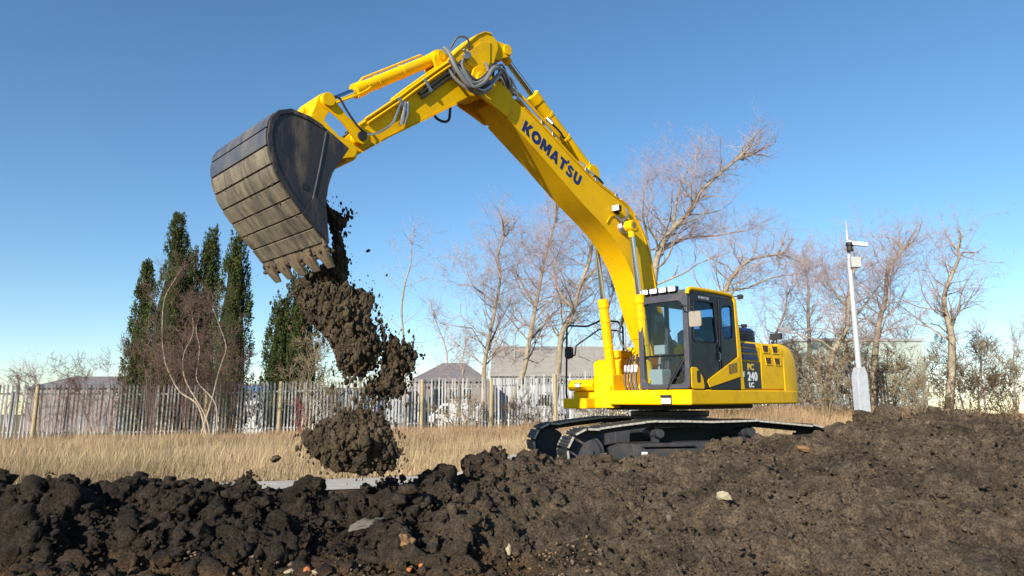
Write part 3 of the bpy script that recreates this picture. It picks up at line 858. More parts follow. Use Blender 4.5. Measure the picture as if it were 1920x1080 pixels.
# interior
m = MB(); m.box((0.05, 0.62, 1.70), (0.58, 1.08, 1.83)); m.obox((0.08, 0.85, 2.12), (0.2, 0, 1), (0, 1, 0), (1, 0, -0.2), 0.34, 0.24, 0.07); m.obox((-0.02, 0.85, 2.58), (0.2, 0, 1), (0, 1, 0), (1, 0, -0.2), 0.11, 0.14, 0.05)
m.box((0.12, 0.66, 1.43), (0.5, 1.04, 1.70))
m.build('seat', SEAT, cab, 0.04)
for v in (0.52, 1.17):
    m = MB(); m.box((0.05, v - 0.08, 1.70), (0.85, v + 0.08, 1.93)); m.cyl((0.78, v, 1.93), (0.80, v, 2.12), 0.015, n=8); m.cyl((0.80, v, 2.12), (0.81, v, 2.22), 0.03, 0.025, n=10)
    m.build('control_console', FRAMEGREY, cab, 0.02)
m = MB(); m.box((1.0, 0.46, 1.98), (1.08, 0.68, 2.14)); m.cyl((1.04, 0.5, 1.6), (1.04, 0.56, 2.0), 0.02, n=8); m.build('monitor', PLASTIC, cab, 0.015)
m = MB(); m.box((0.95, 0.44, 1.43), (1.25, 0.72, 1.72)); m.build('dash_box', PLASTIC, cab, 0.03)
for v in (0.80, 0.92):
    m = MB(); m.tube([(0.85, v, 1.43), (1.02, v, 1.75), (1.05, v, 1.95)], 0.012, 6); m.obox((0.98, v, 1.52), (1, 0, 0.5), (0, 1, 0), (0, 0, 1), 0.12, 0.05, 0.012); m.build('pedal_lever', RUBBER, cab)

# --- boom
BL = [(4.95, 5.66), (4.72, 5.68), (4.12, 5.33), (3.41, 4.92), (2.69, 4.48), (2.20, 4.22), (1.86, 4.00), (1.60, 3.77), (1.39, 3.52), (1.22, 3.22), (1.08, 2.90), (0.88, 2.47), (0.62, 1.96), (0.40, 1.86), (0.217, 1.85)]
BU = [(0.02, 2.0), (0.05, 2.2), (0.35, 2.60), (0.62, 3.2), (0.80, 3.86), (1.03, 4.28), (1.28, 4.53), (1.57, 4.67), (1.80, 4.745), (2.24, 4.88), (2.77, 5.12), (3.56, 5.53), (4.19, 5.81), (4.55, 5.98)]
def smoothpoly(P, k=3):
    return [(p.x, p.y) for p in spline([(a, b, 0) for a, b in P], k)]
lower = smoothpoly(BL[1:13]); upper = smoothpoly(BU[2:13])
bprof = [(4.62, 5.62)] + lower[1:] + [(0.40, 1.86), (0.217, 1.85), (0.06, 1.92), (0.01, 2.06), (0.06, 2.2)] + upper + [(4.55, 5.98)]
HB = 0.225
m = MB(); m.side(bprof, -HB, HB)
boom = part(m, 'boom', YELLOW, bevel=0.012)
# side plate lips (flange edge standing proud along both edges)
def ribbon(path, v0, v1, th):
    mb = MB()
    n = len(path); P = []
    for i, p in enumerate(path):
        a = Vector(path[max(i - 1, 0)]); b = Vector(path[min(i + 1, n - 1)])
        d = (b - a).normalized(); nn = Vector((-d.y, d.x)) * th
        for q in (Vector(p), Vector(p) + nn):
            P += [(q.x, v0, q.y), (q.x, v1, q.y)]
    F = []
    for i in range(n - 1):
        a = 4 * i; b = a + 4
        F += [(a, a + 1, b + 1, b), (a + 2, b + 2, b + 3, a + 3), (a, b, b + 2, a + 2), (a + 1, a + 3, b + 3, b + 1)]
    F += [(0, 2, 3, 1), (4 * n - 4, 4 * n - 3, 4 * n - 1, 4 * n - 2)]
    mb.add(P, F)
    return mb
ribbon(upper[1:-1], -HB - 0.012, HB + 0.012, 0.016).build('boom_top_plate', YELLOW, boom)
ribbon(lower[2:-2], -HB - 0.012, HB + 0.012, 0.014).build('boom_bottom_plate', YELLOW, boom)
# tip fork plates with pin
T = (4.88, 5.87); K = (7.05, 4.25)
for s in (-1, 1):
    m = MB(); m.side(rquad([(4.35, 5.45), (4.25, 5.84), (4.80, 6.12), (5.04, 6.04), (5.10, 5.80), (4.95, 5.62), (4.70, 5.56)], 0.07), s * 0.226, s * 0.262)
    m.cyl(V2(T, s * 0.22), V2(T, s * 0.30), 0.125, n=28)
    m.build('boom_tip_plate', YELLOW, boom, 0.008)
    m = MB(); m.cyl(V2(T, s * 0.30), V2(T, s * 0.325), 0.07, n=20); m.build('arm_pin', STEEL, boom)
# arm cylinder bracket on the boom back
AC0, AC1 = (2.16, 5.16), (4.26, 6.63)
for s in (-1, 1):
    m = MB(); m.side([(1.98, 4.78), (2.42, 4.95), (2.28, 5.22), (2.16, 5.26), (2.06, 5.2)], s * 0.09, s * 0.13); m.build('cylinder_lug', YELLOW, boom, 0.006)
# bosses for the boom cylinders
BC1 = (1.56, 4.21); BC0 = (1.17, 1.48)
m = MB(); m.cyl(V2(BC1, -0.48), V2(BC1, 0.48), 0.06, n=24); m.cyl(V2(BC1, HB), V2(BC1, HB + 0.06), 0.13, 0.11, n=28); m.cyl(V2(BC1, -HB), V2(BC1, -HB - 0.06), 0.13, 0.11, n=28)
m.build('cylinder_pin', STEEL, boom)

# lettering on the left face of the boom: heavy custom glyphs
def glyph(ch):
    S = 0.30
    if ch == 'K': return 0.92, [[(0, 0), (S, 0), (S, 1), (0, 1)], [(S, 0.42), (0.58, 1), (0.95, 1), (0.50, 0.40)], [(S + 0.01, 0.58), (0.52, 0.62), (0.96, 0), (0.58, 0), (S + 0.01, 0.40)]]
    if ch == 'T': return 0.86, [[(0, 0.74), (0.86, 0.74), (0.86, 1), (0, 1)], [(0.28, 0), (0.58, 0), (0.58, 0.75), (0.28, 0.75)]]
    if ch == 'M': return 1.12, [[(0, 0), (0.26, 0), (0.26, 1), (0, 1)], [(0.86, 0), (1.12, 0), (1.12, 1), (0.86, 1)], [(0.02, 1), (0.34, 1), (0.56, 0.52), (0.56, 0.12), (0.46, 0.12)], [(1.10, 1), (0.78, 1), (0.56, 0.52), (0.56, 0.12), (0.66, 0.12)]]
    if ch == 'A': return 1.02, [[(0, 0), (0.30, 0), (0.64, 1), (0.38, 1)], [(1.02, 0), (0.72, 0), (0.38, 1), (0.64, 1)], [(0.24, 0.16), (0.78, 0.16), (0.70, 0.38), (0.32, 0.38)]]
    if ch == 'O':
        q = []
        n = 20
        for i in range(n):
            a0, a1 = 2 * math.pi * i / n, 2 * math.pi * (i + 1) / n
            q.append([(0.54 + 0.54 * math.cos(a0), 0.5 + 0.52 * math.sin(a0)), (0.54 + 0.54 * math.cos(a1), 0.5 + 0.52 * math.sin(a1)),
                      (0.54 + 0.23 * math.cos(a1), 0.5 + 0.22 * math.sin(a1)), (0.54 + 0.23 * math.cos(a0), 0.5 + 0.22 * math.sin(a0))])
        return 1.08, q
    if ch in 'SU':
        if ch == 'U': P = [(0.15, 1.0), (0.15, 0.42), (0.20, 0.24), (0.33, 0.15), (0.45, 0.135), (0.57, 0.15), (0.70, 0.24), (0.75, 0.42), (0.75, 1.0)]; w = 0.15
        else: P = [(0.74, 0.78), (0.66, 0.85), (0.50, 0.885), (0.30, 0.86), (0.18, 0.74), (0.24, 0.60), (0.44, 0.52), (0.62, 0.44), (0.70, 0.29), (0.60, 0.16), (0.42, 0.115), (0.22, 0.14), (0.08, 0.23)]; w = 0.125
        P = [Vector(p) for p in P]; L_ = []
        for i, p in enumerate(P):
            d = (P[min(i + 1, len(P) - 1)] - P[max(i - 1, 0)]).normalized(); L_.append((p + Vector((-d.y, d.x)) * w, p - Vector((-d.y, d.x)) * w))
        return 0.88, [[tuple(L_[i][0]), tuple(L_[i + 1][0]), tuple(L_[i + 1][1]), tuple(L_[i][1])] for i in range(len(P) - 1)]
s_dir = Vector((-0.903, -0.430)); t_dir = Vector((-0.430, 0.903)); org = Vector((4.045, 5.345))
H_ = 0.215; gap = 0.10; cur = 0.0; tot = sum(glyph(c)[0] for c in 'KOMATSU') + gap * 6
wx = 1.46 / (tot * H_)
for ch in 'KOMATSU':
    w, polys = glyph(ch)
    m = MB()
    for j, q in enumerate(polys):
        th = HB + 0.003 + 0.0004 * (j % 3)
        def fn(a, b, t): p = org + s_dir * ((cur + a) * H_ * wx) + t_dir * (b * H_); return (p.x, t, p.y)
        n = len(q)
        P = [fn(a, b, th) for a, b in q] + [fn(a, b, HB - 0.002) for a, b in q]
        A = sum(q[i][0] * q[(i + 1) % n][1] - q[(i + 1) % n][0] * q[i][1] for i in range(n))
        idx = list(range(n)) if A < 0 else list(range(n))[::-1]
        m.add(P, [tuple(idx)] + [(i, (i + 1) % n, (i + 1) % n + n, i + n) for i in range(n)])
    o = m.build('letter', LETTER, boom, smooth=False)
    bm_ = bmesh.new(); bm_.from_mesh(o.data); bmesh.ops.recalc_face_normals(bm_, faces=bm_.faces); bm_.to_mesh(o.data); bm_.free()
    cur += w + gap
# tick between T and S
p = org + s_dir * ((glyph('K')[0] + glyph('O')[0] + glyph('M')[0] + glyph('A')[0] + glyph('T')[0] + gap * 4 + 0.04) * H_ * wx) + t_dir * (1.08 * H_)
m = MB(); m.obox((p.x, HB + 0.001, p.y), (s_dir.x, 0, s_dir.y), (0, 1, 0), (t_dir.x, 0, t_dir.y), 0.018, 0.003, 0.022); m.build('letter', LETTER, boom, smooth=False)

# --- hydraulic cylinders
def cylinder(name, p0, p1, v, rb, rr, split, lab=None, base_eye=0.10, rod_eye=0.10):
    a = Vector((p0[0], v, p0[1])); b = Vector((p1[0], v, p1[1])); d = (b - a).normalized()
    mid = a + (b - a) * split
    m = MB(); m.cyl(a + d * 0.06, mid, rb, n=28); m.cyl(mid - d * 0.14, mid + d * 0.02, rb * 1.14, n=28)
    m.cyl(a + Vector((0, -0.08, 0)), a + Vector((0, 0.08, 0)), base_eye, n=24)
    m.cyl(a + d * 0.10, a + d * 0.16, rb * 1.06, n=28)
    # steel oil pipe clamped along the barrel
    side = d.cross(Vector((0, 1, 0))).normalized()
    if side.z < 0: side = -side
    off = side * (rb + 0.03)
    m.tube([a + d * 0.22 + side * rb, a + d * 0.25 + off, mid - d * 0.2 + off, mid - d * 0.12 + side * rb], 0.016, 8)
    for q in (0.45, 0.75):
        c = a + (mid - a) * q; m.cyl(c - d * 0.025, c + d * 0.025, rb * 1.08, n=28)
    o = part(m, name, YELLOW, bevel=0.004)
    if lab: o['label'] = lab
    m = MB(); m.cyl(mid, b - d * 0.05, rr, n=24); m.build('rod', CHROME, o)
    m = MB(); m.cyl(b + Vector((0, -0.08, 0)), b + Vector((0, 0.08, 0)), rod_eye, n=24); m.cyl(b - d * 0.20, b - d * 0.04, rr * 1.25, n=20); m.build('rod_eye', YELLOW, o, 0.006)
    return o
cylinder('boom_cylinder', BC0, BC1, 0.40, 0.088, 0.048, 0.555, 'boom cylinder on the cab side')
cylinder('boom_cylinder', BC0, BC1, -0.40, 0.088, 0.048, 0.555, 'boom cylinder on the far side')
cylinder('arm_cylinder', AC0, AC1, 0.0, 0.098, 0.055, 0.665)
J = (7.38, 4.79)
BCB = (5.55, 6.09)
cylinder('bucket_cylinder', BCB, J, 0.0, 0.085, 0.046, 0.70)

# --- arm
aprof = [(7.12, 4.15), (7.17, 4.24), (7.13, 4.35), (6.98, 4.52), (6.30, 5.17), (5.60, 5.84), (5.30, 6.20), (4.90, 6.62), (4.76, 6.72), (4.62, 6.74), (4.50, 6.68), (4.48, 6.56), (4.60, 6.20), (4.66, 5.86), (4.72, 5.72), (4.86, 5.64), (5.02, 5.62), (5.27, 5.44), (5.83, 5.04), (6.44, 4.61), (7.02, 4.17)]
HA = 0.175
m = MB(); m.side(aprof, -HA, HA)
arm = part(m, 'arm', YELLOW, bevel=0.012)
topr = [(6.85, 4.65), (6.30, 5.17), (5.60, 5.84), (5.30, 6.20), (4.90, 6.62), (4.76, 6.72), (4.62, 6.74)]
ribbon(topr[::-1], -HA - 0.014, HA + 0.014, 0.018).build('arm_top_plate', YELLOW, arm)
ribbon([(6.95, 4.22), (6.44, 4.61), (5.83, 5.04), (5.30, 5.42)][::1], -HA - 0.014, HA + 0.014, 0.016).build('arm_bottom_plate', YELLOW, arm)
# raised doubler plate outlined near the elbow
m = MB(); m.side([(4.66, 6.60), (4.86, 6.52), (5.14, 6.22), (5.10, 6.08), (4.76, 6.04), (4.66, 6.28)], HA + 0.001, HA + 0.014); m.build('doubler_plate', YELLOW, arm, 0.004)
for s in (-1, 1):
    m = MB(); m.side([(4.62, 6.45), (4.55, 6.70), (4.30, 6.72), (4.19, 6.66), (4.18, 6.56), (4.28, 6.50), (4.50, 6.38)], s * 0.095, s * 0.135); m.cyl(V2(AC1, s * 0.09), V2(AC1, s * 0.16), 0.085, n=24); m.build('arm_cylinder_lug', YELLOW, arm, 0.006)
    m = MB(); m.side([(5.62, 5.84), (5.68, 5.98), (5.64, 6.12), (5.55, 6.18), (5.44, 6.14), (5.26, 6.22)], s * 0.095, s * 0.13); m.cyl(V2(BCB, s * 0.09), V2(BCB, s * 0.15), 0.075, n=24); m.build('bucket_cylinder_lug', YELLOW, arm, 0.006)
m = MB(); m.cyl(V2(K, -0.25), V2(K, 0.25), 0.135, n=32); m.build('bucket_pin_boss', YELLOW, arm, 0.008)
I_ = (6.90, 4.46)
m = MB(); m.cyl(V2(I_, -0.26), V2(I_, 0.26), 0.085, n=28); m.cyl(V2(I_, -0.30), V2(I_, 0.30), 0.045, n=20); m.build('link_boss', YELLOW, arm, 0.006)
for sgn in (1,):
    m = MB(); m.cyl(V2(I_, 0.30), V2(I_, 0.335), 0.06, n=16); m.build('pin_cap', RUBBER, arm)
# idler links and H-link
KB = (7.50, 4.48)
def bar(p0, p1, r0, r1, v0, v1, waist=0.75):
    p0, p1 = Vector(p0), Vector(p1); d = (p1 - p0).normalized(); n = Vector((-d.y, d.x)); P = []
    for i in range(9):
        t = R(90 + 180 * i / 8); P.append(p0 + d * math.cos(t) * r0 + n * math.sin(t) * r0)
    mid = (p0 + p1) / 2
    P.append(mid - n * min(r0, r1) * waist)
    for i in range(9):
        t = R(-90 + 180 * i / 8); P.append(p1 + d * math.cos(t) * r1 + n * math.sin(t) * r1)
    P.append(mid + n * min(r0, r1) * waist)
    return MB().side([(p.x, p.y) for p in P], v0, v1)
for s in (-1, 1):
    m = bar(I_, J, 0.10, 0.085, s * 0.262, s * 0.305, 0.62); part(m, 'idler_link', YELLOW, bevel=0.008)
m = MB(); m.cyl(V2(J, -0.33), V2(J, 0.33), 0.05, n=20)
for s in (-1, 1): m.cyl(V2(J, s * 0.31), V2(J, s * 0.345), 0.085, n=24)
part(m, 'link_pin', YELLOW, bevel=0.006)
m = MB()
for s in (-1, 1):
    q = bar(KB, J, 0.09, 0.10, s * 0.10, s * 0.255, 0.95); m.add(q.v, q.f)
m.cyl(V2(KB, -0.255), V2(KB, 0.255), 0.10, n=24); m.box((7.38, -0.10, 4.58), (7.50, 0.10, 4.68))
part(m, 'bucket_link', YELLOW, bevel=0.008)

# --- bucket
HBK = 0.77
back = [(7.36, 4.075), (7.52, 4.165), (7.67, 4.24), (7.85, 4.305), (8.06, 4.325), (8.20, 4.265), (8.28, 4.13), (8.30, 3.96), (8.27, 3.79), (8.20, 3.61), (8.10, 3.46), (7.98, 3.32), (7.84, 3.17), (7.69, 3.03), (7.575, 2.90)]
edge = [(7.545, 2.915), (7.585, 3.18), (7.595, 3.39), (7.575, 3.57), (7.53, 3.73), (7.43, 3.90), (7.335, 4.06)]
m = MB()
ins = lambda p, k: (p[0] - (p[0] - 7.75) * k, p[1] - (p[1] - 3.75) * k)
P = []; F = []
nb = len(back)
for p in back:
    q = ins(p, 0.045)
    P += [(p[0], -HBK, p[1]), (p[0], HBK, p[1]), (q[0], -HBK, q[1]), (q[0], HBK, q[1])]
for i in range(nb - 1):
    a = 4 * i; b = a + 4
    F += [(a, b, b + 1, a + 1), (a + 2, a + 3, b + 3, b + 2), (a, a + 2, b + 2, b), (a + 1, b + 1, b + 3, a + 3)]
F += [(0, 1, 3, 2), (4 * nb - 4, 4 * nb - 2, 4 * nb - 1, 4 * nb - 3)]
m.add(P, F)
bucket = part(m, 'bucket', BUCKETM)
bucket['label'] = 'wide dark steel digging bucket tipped open and spilling soil'
bpoly = back + edge
for s in (-1, 1):
    m = MB(); m.side(bpoly, s * (HBK - 0.03), s * (HBK + 0.008)); m.build('side_plate', BUCKETM, bucket, 0.004)
    # rim bar round the back edge of the side plate and cheek plate by the lip
    ribbon(back[2:-1], s * HBK + (0.009 if s > 0 else -0.022), s * HBK + (0.022 if s > 0 else -0.009), -0.045).build('rim_bar', BUCKETM, bucket)
    m = MB(); m.side([(7.55, 2.92), (7.72, 3.08), (7.86, 3.22), (7.74, 3.42), (7.60, 3.30)], s * (HBK + 0.010), s * (HBK + 0.028)); m.build('cheek_plate', BUCKETM, bucket, 0.004)
# weld seam running across the side plate
m = MB(); m.tube([(7.63, HBK + 0.012, 4.18), (7.70, HBK + 0.012, 3.7), (7.76, HBK + 0.012, 3.36)], 0.009, 6); m.build('weld_seam', FRAMEGREY, bucket)
m = MB(); m.cyl((7.86, HBK, 3.50), (7.86, HBK + 0.02, 3.50), 0.035, n=16); m.build('drain_hole', RUBBER, bucket)
# wear plates across the back, each its own piece
L_ = np.r_[0, np.cumsum(np.hypot(*np.diff(np.array(back), axis=0).T))]
bx_ = lambda s: (float(np.interp(s, L_, np.array(back)[:, 0])), float(np.interp(s, L_, np.array(back)[:, 1])))
s0 = 0.95; nW = 8; step = (L_[-1] - 0.04 - s0) / nW
for i in range(nW):
    a, b = s0 + i * step + 0.009, s0 + (i + 1) * step - 0.009
    ss = np.linspace(a, b, 4)
    path = [bx_(t) for t in ss]
    mb = MB(); P = []; n = len(path); th = 0.024 if i < nW - 1 else 0.032
    for j, p in enumerate(path):
        d = (Vector(path[min(j + 1, n - 1)]) - Vector(path[max(j - 1, 0)])).normalized(); nn = Vector((-d.y, d.x))
        if nn.dot(Vector(p) - Vector((7.75, 3.75))) < 0: nn = -nn
        q = Vector(p) + nn * th; r_ = Vector(p) + nn * 0.001
        P += [(r_.x, -HBK + 0.005, r_.y), (r_.x, HBK - 0.005, r_.y), (q.x, -HBK + 0.005, q.y), (q.x, HBK - 0.005, q.y)]
    F = []
    for j in range(n - 1):
        a_ = 4 * j; b_ = a_ + 4
        F += [(a_ + 2, b_ + 2, b_ + 3, a_ + 3), (a_, a_ + 2, a_ + 0, b_)[:0] or (a_, b_, b_ + 2, a_ + 2), (a_ + 1, a_ + 3, b_ + 3, b_ + 1)]
    F += [(0, 2, 3, 1), (4 * n - 4, 4 * n - 3, 4 * n - 1, 4 * n - 2)]
    mb.add(P, F)
    o = mb.build('wear_plate', WEARTOP if i < 2 else WEARM, bucket, 0.004)
    bm_ = bmesh.new(); bm_.from_mesh(o.data); bmesh.ops.recalc_face_normals(bm_, faces=bm_.faces); bm_.to_mesh(o.data); bm_.free()
# lip and teeth
m = MB(); m.side([(7.60, 2.955), (7.64, 2.985), (7.585, 2.865), (7.555, 2.83), (7.53, 2.85)], -HBK - 0.01, HBK + 0.01); m.build('lip', TOOTHM, bucket, 0.006)
for i in range(5):
    v = -0.66 + i * 0.33
    m = MB()
    b0, b1 = [(7.545, 2.905), (7.62, 2.93)], [(7.425, 2.68), (7.445, 2.675)]
    P = []
    for (pp, hw) in ((b0, 0.115), ([(7.505, 2.80), (7.565, 2.80)], 0.105), (b1, 0.070)):
        P += [(pp[0][0], v - hw, pp[0][1]), (pp[1][0], v - hw, pp[1][1]), (pp[1][0], v + hw, pp[1][1]), (pp[0][0], v + hw, pp[0][1])]
    F = [(3, 2, 1, 0), (8, 9, 10, 11)]
    for k in range(2): F += [(4 * k + j, 4 * k + (j + 1) % 4, 4 * k + 4 + (j + 1) % 4, 4 * k + 4 + j) for j in range(4)]
    m.add(P, F); o = m.build('tooth', TOOTHM, bucket, 0.006)
    bm_ = bmesh.new(); bm_.from_mesh(o.data); bmesh.ops.recalc_face_normals(bm_, faces=bm_.faces); bm_.to_mesh(o.data); bm_.free()
# ears that carry the pins
for s in (-1, 1):
    m = MB(); m.side(rquad([(7.34, 4.05), (7.82, 4.30), (7.68, 4.41), (7.57, 4.55), (7.47, 4.555), (7.20, 4.375), (7.05, 4.37), (6.95, 4.28), (6.98, 4.17), (7.12, 4.12)], 0.04), s * 0.262, s * 0.31)
    m.build('bucket_ear', YELLOW, bucket, 0.006)

# --- hoses and pipes
def hose(path, r, m_, name='hydraulic_hose', k=7, n=8):
    mb = MB(); mb.tube(spline(path, k), r, n); return part(mb, name, m_)
hv = HA + 0.05
# loops hanging between boom top and arm
loops = [
    ([(4.30, 0.12, 6.02), (4.55, 0.30, 6.14), (4.80, 0.40, 6.02), (4.98, 0.42, 5.76), (5.22, 0.40, 5.62), (5.44, 0.36, 5.82), (5.52, 0.29, 6.06), (5.52, 0.16, 6.20)], 0.030, HOSE),
    ([(4.28, 0.08, 6.00), (4.52, 0.26, 6.18), (4.74, 0.36, 6.10), (4.92, 0.38, 5.86), (5.14, 0.36, 5.72), (5.34, 0.32, 5.86), (5.44, 0.26, 5.98)], 0.026, HOSE),
    ([(4.26, 0.16, 5.96), (4.56, 0.33, 6.08), (4.72, 0.38, 5.94), (4.94, 0.36, 5.74), (5.12, 0.31, 5.76), (5.26, 0.26, 5.96), (5.22, 0.22, 6.10)], 0.022, HOSE),
    ([(4.30, 0.02, 6.06), (4.50, 0.20, 6.22), (4.70, 0.30, 6.18), (4.88, 0.35, 5.94), (5.05, 0.33, 5.80), (5.20, 0.28, 5.90), (5.28, 0.22, 6.02), (5.16, 0.20, 6.14)], 0.022, DARKHOSE),
    ([(4.34, 0.20, 5.90), (4.60, 0.34, 6.00), (4.80, 0.39, 5.80), (5.00, 0.40, 5.64), (5.18, 0.37, 5.68), (5.40, 0.31, 5.88)], 0.020, STEEL),
    ([(4.32, -0.1, 6.0), (4.55, -0.1, 6.3), (4.72, 0.1, 6.28), (4.82, 0.3, 6.1), (4.86, 0.36, 5.9), (5.0, 0.34, 5.78)], 0.022, HOSE),
]
for pth, r, mm in loops: hose(pth, r, mm)
for q in (([(4.24, 0.20, 5.88), (4.40, 0.30, 6.08), (4.56, 0.32, 6.16), (4.70, 0.26, 6.10)], 0.018, STEEL), ([(4.20, 0.10, 5.92), (4.34, 0.20, 6.16), (4.50, 0.28, 6.24), (4.66, 0.30, 6.14), (4.74, 0.34, 5.98)], 0.016, DARKHOSE),
          ([(4.10, 0.22, 5.80), (4.22, 0.27, 5.98), (4.36, 0.28, 6.10), (4.52, 0.22, 6.12)], 0.020, STEEL), ([(5.36, 0.21, 5.98), (5.20, 0.27, 5.86), (5.02, 0.36, 5.70), (4.84, 0.38, 5.78), (4.64, 0.33, 6.02)], 0.024, DARKHOSE),
          ([(5.48, 0.20, 5.88), (5.36, 0.26, 5.72), (5.18, 0.34, 5.60), (5.0, 0.38, 5.60), (4.82, 0.38, 5.74)], 0.024, HOSE)):
    hose(*q)
for (u, v, w) in ((4.30, 0.24, 6.02), (4.42, 0.27, 6.10), (4.22, 0.20, 5.92), (4.36, 0.16, 6.10)):
    m = MB(); m.cyl((u - 0.04, v - 0.02, w - 0.035), (u + 0.04, v + 0.02, w + 0.035), 0.032, n=8); part(m, 'hose_fitting', STEEL)
hose([(5.08, 0.18, 6.33), (5.12, 0.2, 6.47), (5.22, 0.1, 6.50), (5.28, 0.0, 6.34)], 0.014, DARKHOSE)
hose([(5.58, 0.0, 5.26), (5.55, 0.05, 5.16), (5.45, 0.08, 5.13), (5.34, 0.06, 5.20), (5.27, 0.0, 5.42)], 0.02, DARKHOSE)
# pipes along the arm, left face and top
for dv, off, r, mm in ((0.215, 0.02, 0.020, YELLOW), (0.215, 0.075, 0.020, YELLOW), (0.20, -0.05, 0.026, DARKHOSE), (0.20, -0.11, 0.022, DARKHOSE), (0.10, 0.10, 0.018, YELLOW)):
    pp = [(5.36, 5.98), (5.56, 5.80), (6.0, 5.38), (6.28, 5.10)]
    q = [(a + off * 0.69, dv, b + off * 0.72) for a, b in pp]
    if off < 0: q = q[:-1]
    hose(q, r, mm, 'arm_pipe' if mm is YELLOW else 'hydraulic_hose', 4)
for off in (0.03, 0.09):
    hose([(6.26 + off * .6, 0.215, 5.12 + off * .7), (6.5 + off * .6, 0.21, 4.90 + off * .7), (6.74 + off * .6, 0.20, 4.68 + off * .7)], 0.018, YELLOW, 'arm_pipe')
hose([(6.28, 0.22, 5.10), (6.34, 0.24, 4.96), (6.42, 0.24, 4.78), (6.62, 0.23, 4.60), (6.84, 0.30, 4.50)], 0.016, STEEL)
hose([(6.20, 0.22, 5.14), (6.24, 0.24, 4.98), (6.28, 0.22, 4.80)], 0.022, STEEL)
hose([(6.16, 0.22, 5.16), (6.18, 0.24, 5.0), (6.22, 0.22, 4.84)], 0.018, STEEL)
for p in ((6.26, 5.10), (5.42, 5.92), (5.85, 5.50)):
    m = MB(); m.obox((p[0], 0.215, p[1]), (0.69, 0, 0.72), (0, 1, 0), (0.72, 0, -0.69), 0.10, 0.03, 0.022); part(m, 'pipe_clamp', STEEL, bevel=0.004)
m = MB(); m.obox((5.14, HA + 0.03, 6.20), (0.7, 0, -0.7), (0, 1, 0), (0.7, 0, 0.7), 0.07, 0.03, 0.04); m.cyl((5.10, 0.20, 6.16), (5.22, 0.24, 6.26), 0.025, n=10); part(m, 'hose_junction', STEEL, bevel=0.006)
# rod-end grease hose on idler link
hose([(7.33, 0.32, 4.85), (7.24, 0.34, 4.84), (7.14, 0.34, 4.72), (6.98, 0.33, 4.57), (6.84, 0.33, 4.50)], 0.014, DARKHOSE)
# thin pipe under the bucket rod
hose([(7.26, 0.07, 4.82), (6.80, 0.09, 5.13), (6.66, 0.09, 5.26)], 0.013, YELLOW, 'arm_pipe')
# boom top pipes
bt = [(1.60, 4.72), (1.80, 4.79), (2.24, 4.93), (2.77, 5.17), (3.56, 5.58), (4.12, 5.83)]
for v, dz, r, mm in ((0.20, 0.012, 0.018, YELLOW), (0.155, 0.014, 0.018, YELLOW), (0.11, 0.012, 0.016, DARKHOSE), (-0.15, 0.014, 0.018, YELLOW), (-0.19, 0.014, 0.018, YELLOW)):
    hose([(a, v, b + dz) for a, b in bt], r, mm, 'boom_pipe' if mm is YELLOW else 'hydraulic_hose', 4)
hose([(3.20, 0.235, 5.46), (3.6, 0.235, 5.66), (4.02, 0.22, 5.90), (4.30, 0.14, 6.04)], 0.022, YELLOW, 'boom_pipe', 4)
hose([(3.9, 0.235, 5.72), (4.12, 0.235, 5.86), (4.32, 0.19, 5.98)], 0.018, STEEL, 'boom_pipe', 4)
bt2 = [(1.58, 4.72), (1.30, 4.60), (1.05, 4.36), (0.80, 3.94), (0.62, 3.3), (0.42, 2.7), (0.20, 2.45)]
for v, d, r in ((0.20, 0.03, 0.018), (0.15, 0.035, 0.018), (-0.17, 0.035, 0.018), (0.08, 0.08, 0.022)):
    hose([(a - d, v, b + d * 0.4) for a, b in bt2], r, YELLOW, 'boom_pipe', 4)
for (u, w) in ((2.24, 4.93), (2.5, 5.05), (3.3, 5.47), (3.56, 5.6), (1.7, 4.76), (0.72, 3.62), (1.15, 4.46)):
    m = MB(); m.box((u - 0.04, 0.09, w - 0.02), (u + 0.04, 0.225, w + 0.045)); part(m, 'pipe_clamp', STEEL, bevel=0.004)
# fittings near the arm cylinder middle
m = MB(); m.cyl((3.36, 0.13, 5.76), (3.30, 0.20, 5.66), 0.035, n=10); m.cyl((2.42, 0.12, 5.10), (2.30, 0.2, 5.0), 0.04, n=10); m.cyl((2.60, 0.1, 5.2), (2.52, 0.2, 5.12), 0.035, n=10)
part(m, 'hose_fitting', STEEL)
hose([(3.34, 0.17, 5.70), (3.15, 0.2, 5.58), (3.0, 0.16, 5.52), (2.9, 0.10, 5.56)], 0.018, DARKHOSE)
hose([(2.36, 0.16, 5.06), (2.2, 0.22, 4.98), (2.05, 0.2, 4.92)], 0.02, DARKHOSE)
# boom work lamp
m = MB(); m.obox((1.80, 0.30, 4.50), (1, 0.2, 0), (0, 1, 0), (0, 0, 1), 0.05, 0.075, 0.055); m.cyl((1.72, 0.24, 4.46), (1.76, 0.29, 4.42), 0.03, n=8)
wl_ = part(m, 'work_lamp', RUBBER, bevel=0.01)
m = MB(); m.obox((1.858, 0.312, 4.50), (1, 0.2, 0), (-0.2, 1, 0), (0, 0, 1), 0.006, 0.066, 0.047); m.build('lens', LAMPGLASS, wl_, 0.004)
m = MB(); m.tube([(1.78, 0.24, 4.38), (1.66, 0.30, 4.30), (1.52, 0.32, 4.42), (1.48, 0.26, 4.56)], 0.025, 8); part(m, 'lamp_guard', STEEL)
hose([(1.70, 0.235, 4.42), (1.9, 0.24, 4.36), (2.02, 0.24, 4.22)], 0.008, YELLOW, 'boom_pipe')
